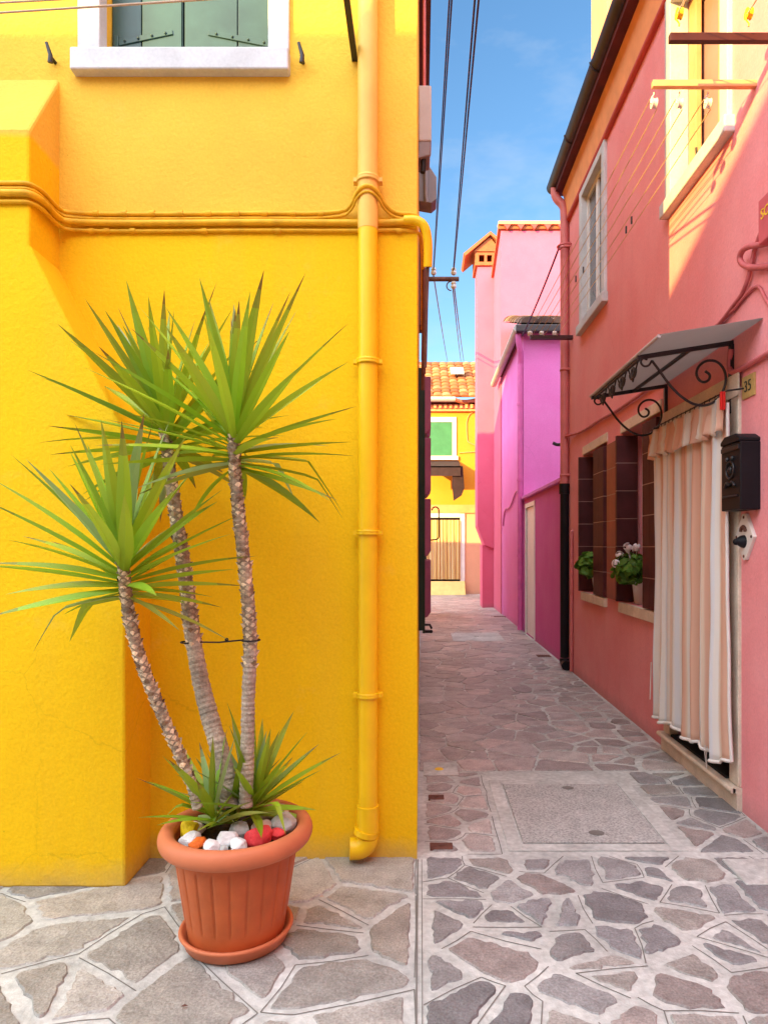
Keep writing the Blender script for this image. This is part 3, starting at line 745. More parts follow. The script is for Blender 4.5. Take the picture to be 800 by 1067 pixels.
# ------------------------------------------------------------------ coral house
ch = thing('coral_house', 'coral red rendered house along the right side of the alley', 'house', (3, 4, 0))
CH0, CH1 = -2.6, 8.22
W1 = (6.53, 7.44, .97, 2.44); W2 = (5.07, 6.02, .97, 2.44); U1 = (6.62, 7.45, 3.86, 5.23); U2 = (4.0, 4.80, 3.88, 5.23); DR = (3.90, 4.85, .13, 2.24)
a = MB(); panel(a, 'x', WX, CH0, CH1, 0, 5.75, [W1, W2, U1, U2, DR], .24)
a.quad((WX, CH1, 0), (7, CH1, 0), (7, CH1, 5.75), (WX, CH1, 5.75)); a.quad((WX, CH0, 0), (7, CH0, 0), (7, CH0, 5.75), (WX, CH0, 5.75))
a.quad((7, CH0, 0), (7, CH1, 0), (7, CH1, 5.75), (7, CH0, 5.75)); a.quad((WX, CH0, 5.75), (7, CH0, 5.75), (7, CH1, 5.75), (WX, CH1, 5.75))
a.build('wall', M_red, ch)
a = MB(); a.prism([(WX - .001, 5.36), (WX - .03, 5.36), (WX - .055, 5.60), (WX - .075, 5.66), (WX - .001, 5.66)], 'y', CH0, CH1); a.build('cornice', M_orange, ch)
a = MB(); a.tube([(WX - .012, CH0, 5.325), (WX - .012, CH1, 5.325)], .03, 10); a.build('moulding', M_redm, ch)
a = MB(); a.box(1.60, WX + .3, CH0, CH1 + .08, 5.664, 5.72); rb = a.build('roof', M_soffit, ch)
a = MB(); roof_tiles(a, (1.66, CH1 + .1, 5.74), (0, -1, 0), (1, 0, .36), CH1 - CH0 + .2, 4.2, cols=((.16, .06, .05), (.22, .09, .06), (.12, .05, .045))); a.build('roof_tile_cover', M_tile, rb)
a = MB()
gv = []
for yy in (CH0, CH1 + .15):
    for k in range(13):
        b = PI + PI * k / 12; gv.append((1.60 + .078 * math.cos(b), yy, 5.80 + .085 * math.sin(b)))
a.smooth = True; a.add(gv, [(k, k + 1, 14 + k, 13 + k) for k in range(12)]); a.smooth = False
a.add(gv[13:], [tuple(range(13))]); a.add(gv[:13], [tuple(range(13))])
for yy in [CH0 + 1.1 * k for k in range(10)]: a.tube([(1.60 + .082 * math.cos(b), yy, 5.80 + .089 * math.sin(b)) for b in [PI + PI * k / 10 for k in range(11)]], .008, 6)
gu = a.build('gutter', M_gutter, ch)
a = MB(); a.box(1.95, 2.6, 7.25, 7.9, 5.7, 8.3); tag(a.build('chimney', M_orange, ch), 'tall orange chimney above the eave')
a = MB(); a.tube(smooth_path([(1.60, 8.24, 5.74), (1.60, 8.24, 5.62), (1.70, 8.20, 5.50), (1.706, 8.20, 5.40), (1.706, 8.20, 5.2)]), .05, 14); a.tube([(1.706, 8.20, 5.25), (1.706, 8.20, 2.18)], .05, 14)
dp = a.build('downpipe', M_pinkp, ch)
for zc in (5.0, 3.55, 2.3):
    a = MB(); a.lathe([(.05, -.015), (.057, -.015), (.057, .015), (.05, .015)], (1.706, 8.20, zc), 16); a.box(1.72, 1.757, 8.13, 8.15, zc - .012, zc + .012); a.build('collar', M_pinkp, dp)
a = MB(); a.tube(arc((1.70, 8.12, 4.98), .09, 0, 2 * PI, ((1, 0, 0), (0, 1, 0)), 14), .012, 6); a.build('pipe_loop', M_pinkc, dp)
a = MB(); a.tube([(1.706, 8.20, 2.18), (1.706, 8.20, .14)] , .052, 16); a.tube([(1.706, 8.20, 2.2), (1.706, 8.20, 2.08)], .064, 16)
a.tube(arc((1.706, 8.14, .13), .06, 0, -PI / 2, ((0, 1, 0), (0, 0, 1)), 6) + [Vector((1.70, 8.05, .065))], .058, 14); tag(a.build('lower_pipe', M_blackp, dp), 'black lower length of the pink downpipe')
a = MB(); a.tube([(1.735, 7.95, 1.62), (1.735, 7.95, .5), (1.735, 7.95, .02)], .022, 10); a.tube([(1.735, 7.95, .42), (1.735, 7.95, .34)], .028, 10); a.tube(arc((1.75, 7.95, 1.62), .015, PI, PI / 2, ((1, 0, 0), (0, 0, 1)), 4), .022, 10)
tag(a.build('gas_pipe', M_pinkp), 'thin coral pipe standing against the wall beside the black downpipe', 'pipe')

# lower windows
def grooved_leaf(p0, p1, z0, z1, th, nb=6, split=False):
    """shutter leaf standing between floor points p0 and p1, of thickness th, boards with pale gaps between"""
    b = MB(); p0 = Vector((*p0, 0)); p1 = Vector((*p1, 0)); d = (p1 - p0).normalized(); nn = Vector((-d.y, d.x, 0)) * th / 2
    h = (z1 - z0) / nb
    def slab(q0, q1, a0, a1, nn):
        vs = [q0 - nn, q1 - nn, q1 + nn, q0 + nn]
        b.add([(v.x, v.y, a0) for v in vs] + [(v.x, v.y, a1) for v in vs], [(0, 3, 2, 1), (4, 5, 6, 7), (0, 1, 5, 4), (1, 2, 6, 5), (2, 3, 7, 6), (3, 0, 4, 7)])
    mid = p0.lerp(p1, .5)
    for k in range(nb):
        if split:
            slab(p0, mid - d * .002, z0 + k * h, z0 + (k + 1) * h - .008, nn); slab(mid + d * .002, p1, z0 + k * h, z0 + (k + 1) * h - .008, nn)
        else: slab(p0, p1, z0 + k * h, z0 + (k + 1) * h - .008, nn)
    b.m = 1
    slab(p0 + d * .001, p1 - d * .001, z0 + .002, z1 - .01, nn * .93)
    return b
def low_window(Wd, lab, lw):
    y0, y1, z0, z1 = Wd
    f = MB(); xx = WX + .17
    f.box(xx, xx + .04, y0, y0 + .05, z0, z1); f.box(xx, xx + .04, y1 - .06, y1, z0, z1); f.box(xx, xx + .04, y0 + .05, y1 - .06, z0, z0 + .06); f.box(xx, xx + .04, y0 + .05, y1 - .06, z1 - .06, z1); f.box(xx, xx + .04, (y0 + y1) / 2 - .03, (y0 + y1) / 2 + .03, z0 + .06, z1 - .06)
    w = f.build('window', M_white, ch); tag(w, lab)
    a = MB(); a.box(xx + .05, xx + .06, y0, y1, z0, z1); a.build('pane', M_glass, w)
    a = MB(); a.box(WX - .035, WX + .165, y0 - .02, y1 + .02, z0 - .088, z0 - .001); a.build('window_sill', M_cream, w, bevel=.006)
    a = MB(); a.box(WX - .012, WX + .165, y0 - .04, y1 + .03, z1 + .001, z1 + .088); a.build('lintel', M_cream, w, bevel=.004)
    grooved_leaf((WX - .065, y1 - .03), (WX + .115, y1 - .03), z0 + .01, z1 - .02, .04).build('shutter', [M_brown, M_groove], w)
    grooved_leaf((WX - .02, y0 - .02), (WX - .02, y0 + lw), z0 + .01, z1 - .03, .038, split=True).build('shutter', [M_brown, M_groove], w)
    return w
low_window(W1, 'left lower window with maroon shutters near the alley corner', .36)
w2 = low_window(W2, 'right lower window with maroon shutters, partly hidden by the curtain', .29)
a = grooved_leaf((WX - .022, 6.07), (WX - .022, 6.40), .98, 2.40, .03)
tag(a.build('shutter', [M_brown2, M_groove], w2), 'rust red folded shutter panel between the two lower windows')
# upper windows
def up_window(Wd, lab, opened):
    y0, y1, z0, z1 = Wd
    f = MB(); e = .10
    f.box(WX - .03, WX + .10, y0 - e, y0 + .004, z0, z1 + e); f.box(WX - .03, WX + .10, y1 - .004, y1 + e, z0, z1 + e); f.box(WX - .03, WX + .10, y0 + .004, y1 - .004, z1 - .004, z1 + e)
    w = f.build('window', M_marble, ch, bevel=.005); tag(w, lab)
    a = MB(); a.box(WX - .06, WX + .14, y0 - e - .03, y1 + e + .03, z0 - .10, z0 - .002); a.build('window_sill', M_marble, w, bevel=.008)
    a = MB(); xx = WX + (.15 if opened else .035)
    a.box(xx, xx + .05, y0, y0 + .05, z0, z1); a.box(xx, xx + .05, y1 - .05, y1, z0, z1); a.box(xx, xx + .05, y0 + .05, y1 - .05, z1 - .05, z1); a.box(xx, xx + .05, y0 + .05, y1 - .05, z0, z0 + .05); a.box(xx, xx + .05, (y0 + y1) / 2 - .035, (y0 + y1) / 2 + .035, z0 + .05, z1 - .05)
    a.build('sash', M_white if not opened else M_tan, w)
    a = MB()
    if opened:
        ym = (y0 + y1) / 2
        a.box(xx + .02, xx + .04, y0 + .05, ym - .035, z0 + .05, z1 - .05); a.box(xx + .02, xx + .04, ym + .035, y1 - .05, z0 + .05, z1 - .05)
        a.build('closed_panels', M_violet, w)
    else:
        a.box(xx + .02, xx + .025, y0 + .05, y1 - .05, z0 + .05, z1 - .05); a.build('pane', M_pane, w)
    if opened:
        a = MB(); a.box(WX + .10, WX + .14, y1 - .13, y1 - .01, z0 + .02, z1 - .02); a.build('shutter', M_tan, w, bevel=.004)
        a = MB(); a.tube([(WX + .09, y1 - .24, z0 + .12), (WX + .06, y1 - .25, z0 + .12), (WX + .055, y1 - .25, z0 + .2)], .008, 6); a.build('shutter_hook', M_black, w)
    else:
        a = MB(); a.tube([(WX + .14, y0 + .5, z0 + .1), (WX + .06, y0 + .52, z0 + .05)], .015, 6); a.build('window_handle', M_blackp, w)
up_window(U1, 'small white framed upper window near the roof gutter', False)
up_window(U2, 'sunlit upper window with a broad pale stone frame', True)
# doorway
d = MB()
d.box(WX - .018, WX + .05, DR[0] - .11, DR[0] + .004, .132, DR[3] + .09); d.box(WX - .018, WX + .05, DR[1] - .004, DR[1] + .11, .132, DR[3] + .09); d.box(WX - .018, WX + .05, DR[0] + .004, DR[1] - .004, DR[3] - .004, DR[3] + .09)
dw = d.build('doorway', M_cream, ch, bevel=.006)
a = MB(); a.box(WX - .03, WX + .23, DR[0] - .12, DR[1] + .12, .002, .098); a.box(WX - .05, WX + .23, DR[0] - .12, DR[1] + .12, .10, .130)
a.tube([(WX - .05, DR[0] - .12, .115), (WX - .05, DR[1] + .12, .115)], .0155, 12); a.build('threshold', M_cream, dw)
a = MB(); a.box(WX + .20, WX + .23, DR[0], DR[1], .131, DR[3]); a.build('door_leaf', M_dark, dw)
a = MB(); a.box(WX - .02, WX + .19, DR[0] + .04, DR[1] - .04, .131, .147); tag(a.build('door_mat', M_matt), 'black mat on the pale stone threshold under the striped curtain', 'door mat')

# striped curtain across the doorway
def curtain_mesh(y0, y1, ztop, zbot, x, nfold, amp, swing=0.0, flare=0.0, NU=150, NV=44, seed=3):
    b = MB(); b.smooth = True; vs = []; uvs = []
    L = 0; prev = None
    rr = random.Random(seed)
    ph = [rr.uniform(0, 2 * PI) for _ in range(4)]
    for i in range(NU + 1):
        s = i / NU
        for j in range(NV + 1):
            v = j / NV
            A = amp * (.35 + .65 * v)
            A *= .55 + .75 * abs(math.sin(PI * 1.7 * s + ph[3])) ; wv = math.sin(2 * PI * nfold * s + ph[0] + 1.5 * math.sin(2 * PI * 1.3 * s + ph[1]) + .9 * v * math.sin(5 * s + ph[2])) * A + .010 * mnoise.noise(Vector((s * 9, v * 4, seed))) + .35 * A * math.sin(2 * PI * nfold * 2.17 * s + ph[2] + .4 * v)
            y = y0 + (y1 - y0) * s
            pinch = flare * math.sin(PI * v) * (s - .5)
            zb = zbot(s)
            z = ztop + (zb - ztop) * v
            vs.append((x + wv - swing * v * v, y + pinch + .012 * math.cos(2 * PI * nfold * s + ph[3]) * v, z)); uvs.append((s * 1.55 * abs(y1 - y0), v))
    n = NV + 1
    o = b.add(vs, [(i * n + j, i * n + j + 1, (i + 1) * n + j + 1, (i + 1) * n + j) for i in range(NU) for j in range(NV)])
    for k, q in enumerate(uvs): b.uv[o + k] = q
    b.smooth = False
    return b
ct = thing('door_curtain', 'peach and white striped cloth curtain with a frilled top over the coral doorway', 'door curtain', (1.68, 4.35, .25))
CY0, CY1 = 3.79, 4.95
zb = lambda s: .245 + .045 * (1 - abs(math.sin(PI * 2.6 * (s + .10)))) - .04 * (s > .9) * (s - .9) * 10 * .3 + (.02 if s < .05 else 0)
cu = curtain_mesh(CY0, CY1, 2.24, zb, 1.672, 7.0, .026, .0, -.06)
cloth = cu.build('curtain_cloth', M_curt, ct)
so = cloth.modifiers.new('cloth', 'SOLIDIFY'); so.thickness = .003
fr_ = curtain_mesh(CY0 - .01, CY1 + .01, 2.275, lambda s: 2.08 + .012 * math.sin(2 * PI * 9 * s), 1.652, 9.0, .022, .012, 0, 150, 8, 5)
so = fr_.build('frill', M_curt, ct); so.modifiers.new('cloth', 'SOLIDIFY').thickness = .003
hm = MB(); pts = []
base = 45
for i in range(0, 151, 2): pts.append(Vector(cu.v[i * 45 + 44]) - Vector((.004, 0, 0)))
hm.tube(pts, .011, 6); hm.build('hem', M_hem, ct)
hm = MB(); hm.tube([Vector(cu.v[j]) - Vector((.003, .004, 0)) for j in range(0, 45, 2)], .010, 6); hm.build('edge_binding', M_hem, ct); hm = MB(); hm.tube([Vector(cu.v[150 * 45 + j]) + Vector((-.003, .004, 0)) for j in range(0, 45, 2)], .006, 6); hm.build('edge_binding', M_hem, ct)
cr = MB(); cr.tube([(1.665, CY0 - .03, 2.30), (1.665, CY1 + .02, 2.30)], .0045, 6); cr.tube([(1.665, CY0 - .03, 2.30), (WX, CY0 - .05, 2.31)], .005, 6); cr.tube([(1.665, CY1 + .02, 2.30), (WX, CY1 + .04, 2.31)], .005, 6); cr.build('curtain_wire', M_black, ct)
for k in range(16):
    ck = MB(); yy = CY0 + (CY1 - CY0) * (k + .5) / 16; ck.tube([(1.662, yy, 2.305), (1.658, yy + .004, 2.27)], .003, 5); ck.build('hook', M_black, ct)
cs = MB(); cs.box(WX - .028, WX - .02, CY0 - .02, CY1 + .05, 2.28, 2.405); cs.build('top_band', M_cream, ct)
for k in (0, 1):
    st = MB(); st.tube([(1.65, 3.98 + .03 * k, .30), (1.66, 4.02 + .02 * k, .24), (1.68, 4.06, .15)], .003, 5); st.build('tie_string', M_hem, ct)
st = MB()
st.tube([(1.66, CY1 + .03, .62), (1.655, CY1 + .04, .35)], .004, 5)
st.build('tie_string', M_hem, ct)
a = MB(); a.box(1.635, 1.648, CY0 - .02, CY0 - .004, 2.20, 2.30); a.box(1.650, 1.663, CY0 - .02, CY0 - .004, 2.20, 2.30)
tag(a.build('clothespin', M_redplas, bevel=.003), 'bright red clothespin clipped to the near top corner of the curtain', 'clothespin')

# glass canopy with scrolled iron brackets
def spiral(c, r0, r1, a0, turns, n=34):
    return [Vector((c[0] + (r0 + (r1 - r0) * i / n) * math.cos(a0 + turns * 2 * PI * i / n), c[1], c[2] + (r0 + (r1 - r0) * i / n) * math.sin(a0 + turns * 2 * PI * i / n))) for i in range(n + 1)]
cp = thing('door_canopy', 'grey sheet canopy on black scrolled iron brackets above the striped curtain', 'canopy', (1.5, 4.3, 2.5))
OX = 1.237
def cz(x): return 2.525 + (x - OX) / (WX - OX) * .085
a = MB(); ya, yb = 3.55, 4.98
a.prism([(OX - .01, cz(OX) + .012), (WX - .003, cz(WX) + .012), (WX - .003, cz(WX) + .018), (OX - .01, cz(OX) + .018)], 'y', ya, yb)
M_sheet = mat('weathered_acrylic_sheet', (.30, .285, .275), .35, .15, 4, .1, 60, .002, .5)
_n = M_sheet.node_tree.nodes; _l = M_sheet.node_tree.links
_t = _n.new('ShaderNodeBsdfTranslucent'); _t.inputs['Color'].default_value = (.50, .48, .46, 1); _ms = _n.new('ShaderNodeMixShader'); _ms.inputs[0].default_value = .65
_l.new(_n['Principled BSDF'].outputs[0], _ms.inputs[1]); _l.new(_t.outputs[0], _ms.inputs[2]); _l.new(_ms.outputs[0], _n['Material Output'].inputs['Surface'])
a.build('sheet', M_sheet, cp)
a = MB(); a.tube([(OX - .012, ya, cz(OX) + .010), (OX - .012, yb, cz(OX) + .010)], .010, 8); a.build('gutter_edge', M_peach if False else M_grey, cp)
def bracket(y):
    b = MB()
    b.box(OX, WX - .002, y - .012, y + .012, 0, 0) if False else None
    b.prism([(OX - .02, cz(OX) - .022), (WX - .002, cz(WX) - .022), (WX - .002, cz(WX) + .002), (OX - .02, cz(OX) + .002)], 'y', y - .010, y + .010)
    b.box(WX - .022, WX - .001, y - .014, y + .014, 2.20, cz(WX) - .02)
    # S scroll: small curl under the tip, long sweep down, big curl back up by the wall
    sweep = [(1.30, 2.50), (1.345, 2.44), (1.40, 2.36), (1.47, 2.29), (1.55, 2.245), (1.63, 2.25), (1.69, 2.30), (1.72, 2.38), (1.71, 2.45), (1.665, 2.50), (1.60, 2.50), (1.555, 2.46), (1.55, 2.41), (1.58, 2.375), (1.62, 2.385), (1.63, 2.42), (1.60, 2.44)]
    b.tube(smooth_path([(x, y, z) for x, z in sweep]), .0075, 8)
    curl = [(1.30, 2.50), (1.285, 2.47), (1.255, 2.465), (1.235, 2.49), (1.25, 2.515), (1.275, 2.505)]
    b.tube(smooth_path([(x, y, z) for x, z in curl]), .006, 8)
    return b
for y in (3.89, 4.93): bracket(y).build('bracket', M_black, cp)
a = MB(); a.box(OX - .008, OX + .008, 3.881, 4.939, cz(OX) - .018, cz(OX)); a.box(1.504, 1.520, 3.901, 4.919, cz(1.5) - .018, cz(1.5)); a.build('front_rail', M_black, cp)
a = MB()
for k in range(4):
    yc = 4.03 + .22 * k
    for sgn in (1, -1):
        pts = [Vector((OX, yc + sgn * (.015 + .05 * math.cos(q) * (1 - q / 9)), cz(OX) - .055 - .045 * math.sin(q) * (1 - q / 9))) for q in [i * .35 for i in range(20)]]
        a.tube(pts, .005, 6)
    a.tube([(OX, yc - .09, cz(OX) - .02), (OX, yc, cz(OX) - .11), (OX, yc + .09, cz(OX) - .02)], .005, 6)
a.build('scroll_frieze', M_black, cp)

# letterbox, bell, number, meter box
lb = thing('letterbox', 'black cast letterbox with a raised emblem beside the striped curtain', 'letterbox', (1.72, 3.75, 1.64))
a = MB(); a.box(1.652, WX + .001, 3.575, 3.80, 1.645, 2.0); a.prism([(3.575, 2.0), (3.80, 2.0), (3.80, 2.02), (3.75, 2.045), (3.625, 2.045), (3.575, 2.02)], 'x', 1.645, WX + .001); a.build('case', M_blackp, lb, bevel=.006)
a = MB(); a.box(1.644, 1.653, 3.582, 3.792, 1.96, 1.985); a.build('flap', M_black, lb, bevel=.003)
a = MB(); a.tube(arc((1.648, 3.687, 1.86), .045, 0, 2 * PI, ((0, 1, 0), (0, 0, 1)), 18), .006, 6); a.ball((1.648, 3.687, 1.86), .02, 10, (.5, 1, 1)); a.tube(smooth_path([(1.647, 3.627, 1.77), (1.644, 3.657, 1.80), (1.644, 3.687, 1.775), (1.644, 3.717, 1.80), (1.647, 3.747, 1.77)]), .007, 6); a.tube([(1.648, 3.597, 1.72), (1.648, 3.777, 1.72)], .005, 6); a.ball((1.648, 3.657, 1.92), .012); a.ball((1.648, 3.717, 1.92), .012); a.build('emblem', M_black, lb)
db = thing('door_bell', 'white diamond shaped bell plate with a round black knob under the letterbox', 'door bell', (1.75, 3.72, 1.5))
dcy, dcz = 3.72, 1.505
a = MB(); a.prism([(dcy - .105, dcz + .0), (dcy - .015, dcz - .125), (dcy + .015, dcz - .125), (dcy + .105, dcz), (dcy + .02, dcz + .125), (dcy - .02, dcz + .125)], 'x', 1.738, WX + .001); a.build('plate', M_ceram, db, bevel=.004)
a = MB(); a.lathe([(0, 0), (.036, 0)], (0, 0, 0), 4) if False else None
a.tube([(1.738, dcy, dcz - .025), (1.722, dcy, dcz - .025), (1.700, dcy, dcz - .027)], [.036, .032, .018], 14); a.ball((1.698, dcy, dcz - .027), .019); a.build('knob', M_blackp, db)
a = MB(); a.tube(arc((1.735, dcy, dcz + .028), .026, 0, PI, ((0, 1, 0), (0, 0, 1)), 10), .011, 6); a.build('call_slot', M_iron, db)
for (dy, dz) in ((-.085, 0), (.085, 0), (0, .105), (0, -.105)):
    a = MB(); a.ball((1.737, dcy + dy, dcz + dz), .009, 8, (.5, 1, 1)); a.build('screw', M_iron, db)
def text_mesh(body, size, ext, name, m, parent, M4):
    cu_ = bpy.data.curves.new(name, 'FONT'); cu_.body = body; cu_.size = size; cu_.extrude = ext; cu_.align_x = 'CENTER'; cu_.align_y = 'CENTER'
    o = bpy.data.objects.new(name + '_src', cu_); COL.objects.link(o)
    bpy.context.view_layer.update()
    me = bpy.data.meshes.new_from_object(o.evaluated_get(bpy.context.evaluated_depsgraph_get())); bpy.data.objects.remove(o)
    off = rootorg(parent); me.transform(Matrix.Translation(-off) @ M4); me.materials.clear(); me.materials.append(m); me.name = name
    r = bpy.data.objects.new(name, me); COL.objects.link(r); r.parent = parent; return r
# text that reads from the alley on a face looking towards -x
FACE = Matrix(((0, 0, -1, 0), (-1, 0, 0, 0), (0, 1, 0, 0), (0, 0, 0, 1)))
nt = thing('number_tile', 'small ochre house number tile above the letterbox', 'house number', (1.75, 3.78, 2.35))
a = MB(); a.box(1.748, WX + .001, 3.625, 3.765, 2.25, 2.37); a.build('tile', M_tilepl, nt, bevel=.002)
text_mesh('35', .085, .001, 'digits', M_ink, nt, Matrix.Translation((1.7465, 3.695, 2.31)) @ FACE)
mb_ = thing('meter_box', 'rose painted meter box with yellow letters high on the coral wall', 'meter box', (1.7, 3.25, 2.9))
a = MB(); a.box(1.668, WX + .001, 3.08, 3.42, 2.94, 3.16); a.build('case', M_boxr, mb_, bevel=.006)
text_mesh('SOW', .07, .001, 'lettering', M_yink, mb_, Matrix.Translation((1.6665, 3.31, 3.075)) @ FACE)

# painted cables on the coral wall
def wall_run(pts, r, lab, m=M_pinkc, grp='painted cables on the coral wall', nm='wall_cable'):
    a = MB(); a.tube(smooth_path([(WX - r - .003 - d, y, z) for (y, z, d) in pts]), r, 8)
    return tag(a.build(nm, m), lab, 'cable', grp)
wall_run([(8.3, 2.76, .05), (7.9, 2.74, 0), (7.5, 2.70, 0), (7.1, 2.69, 0), (6.7, 2.69, 0), (6.2, 2.66, 0), (5.6, 2.66, 0), (5.0, 2.66, 0)], .014, 'thin painted cable from the alley corner to the glass canopy')
wall_run([(4.95, 2.72, 0), (4.3, 2.74, 0), (4.1, 2.75, 0), (3.98, 2.75, .01), (3.85, 2.80, 0), (3.75, 2.82, 0), (3.65, 2.88, .01), (3.62, 3.0, .0), (3.5, 3.1, 0), (3.3, 3.16, 0)], .012, 'painted cable climbing from the canopy to the meter box')
wall_run([(4.2, 2.74, 0), (4.05, 2.76, 0), (3.85, 2.77, 0), (3.74, 2.80, 0), (3.58, 2.82, 0), (3.5, 2.7, 0), (3.4, 2.6, 0)], .009, 'thin painted cable looping under the climbing one')
wall_run([(3.2, 2.78, 0), (3.48, 2.86, 0), (3.66, 2.93, .02), (3.72, 3.00, .03), (3.66, 3.04, .03), (3.5, 2.98, .01), (3.2, 2.9, 0)], .016, 'thick painted cable loop below the meter box')
wall_run([(3.0, 2.42, 0), (3.5, 2.42, 0), (3.75, 2.415, 0), (3.86, 2.42, .0), (3.90, 2.46, 0), (3.88, 2.56, 0)], .016, 'rose conduit bending up under the canopy end', nm='wall_conduit')
a = MB(); a.tube(smooth_path([(WX - .02, 8.3, 2.70), (WX - .1, 8.35, 2.68), (WX - .16, 8.36, 2.71)]), .02, 8); a.tube([(WX - .03, 8.3, 2.70), (WX - .03, 8.28, 2.95)], .008, 6)
tag(a.build('cable_bracket', M_black), 'small black cable hook at the corner of the coral house', 'cable hook')

# laundry brackets and lines
far = thing('laundry_bracket', 'dark bar with white insulators at the far corner of the coral house', 'laundry bracket', (1.6, 8.0, 3.88))
a = MB(); a.box(1.27, WX + .03, 7.97, 8.03, 3.855, 3.895); a.build('bar', M_dkbar, far)
near = thing('laundry_bracket', 'peach wooden bar with white pulleys in front of the sunlit window', 'laundry bracket', (1.5, 3.63, 3.89))
a = MB(); a.box(1.215, WX + .03, 3.615, 3.645, 3.862, 3.897); a.build('bar', M_peach, near, bevel=.003)
neard = thing('laundry_bracket', 'dark brown bar with yellow pulleys above the peach one', 'laundry bracket', (1.5, 3.38, 3.94))
a = MB(); a.box(1.215, WX + .03, 3.365, 3.395, 3.918, 3.958); a.build('bar', M_dkbar, neard, bevel=.003)
def pulley(c, m, parent, up):
    a = MB(); a.tube([(c[0] - .010, c[1], c[2]), (c[0] + .010, c[1], c[2])], .022, 14); a.tube([(c[0] - .013, c[1], c[2]), (c[0] - .010, c[1], c[2])], .026, 14); a.tube([(c[0] + .010, c[1], c[2]), (c[0] + .013, c[1], c[2])], .026, 14)
    a.tube(smooth_path([(c[0] - .016, c[1], c[2]), (c[0] - .014, c[1], c[2] + .03 * up), (c[0], c[1], c[2] + .045 * up), (c[0], c[1] , c[2] + .06 * up)]), .004, 6)
    a.build('pulley', m, parent)
lab3 = ['outer', 'middle', 'inner']
for i, x in enumerate((1.235, 1.37, 1.52)):
    pulley((x, 3.66, 3.80), M_ceram, near, 1)
    a = MB(); a.lathe([(.0, .05), (.025, .045), (.03, .02), (.018, .01), (.03, 0), (.0, -.005)], (x + .03, 8.0, 3.90), 12); a.build('insulator', M_ceram, far)
    for k, dx in ((0, -.018), (1, .018)):
        a = MB(); a.tube(sag((x + dx, 3.67, 3.80 + (-.026 if k else .026)), (x + .03 + dx, 7.96, 3.91 + (-.026 if k else .026)), .02), .0026, 5)
        tag(a.build('clothesline', M_ropey), f'{lab3[i]} laundry line, {"lower" if k else "upper"} strand, between the peach bar and the alley corner', 'clothesline', 'laundry lines along the coral wall')
for i, x in enumerate((1.245, 1.58)):
    pulley((x, 3.33, 4.02), M_yplast, neard, -1)
    for k, dx in ((0, -.012), (1, .014)):
        a = MB(); a.tube(sag((x + dx, 3.32, 4.03 + (.02 if k else -.02)), (x + dx, -2.5, 4.1), .03), .0032, 5)
        tag(a.build('clothesline', M_rope), f'{["outer", "inner"][i]} rope from a yellow pulley on the dark bar, {"upper" if k else "lower"} strand', 'clothesline', 'ropes from the yellow pulleys')
a = MB()
for (x, y, z) in ((1.30, 5.9, 3.80), (1.32, 5.75, 3.80), (1.48, 5.4, 3.79), (1.49, 5.25, 3.79), (1.60, 4.9, 3.79)): pass
for i, (x, y) in enumerate(((1.38, 6.15), (1.40, 5.95), (1.545, 5.2), (1.54, 5.05))):
    zz = 3.87 - .02 * 4 * ((y - 3.67) / 4.29) * (1 - (y - 3.67) / 4.29)
    a = MB(); a.box(x - .005, x + .005, y - .007, y + .007, zz - .04, zz + .012); a.box(x - .0035, x + .0035, y - .011, y + .011, zz - .02, zz - .008)
    tag(a.build('clothespin', M_black), 'small dark clothespin left on a laundry line along the coral wall', 'clothespin', 'dark clothespins on the laundry lines')

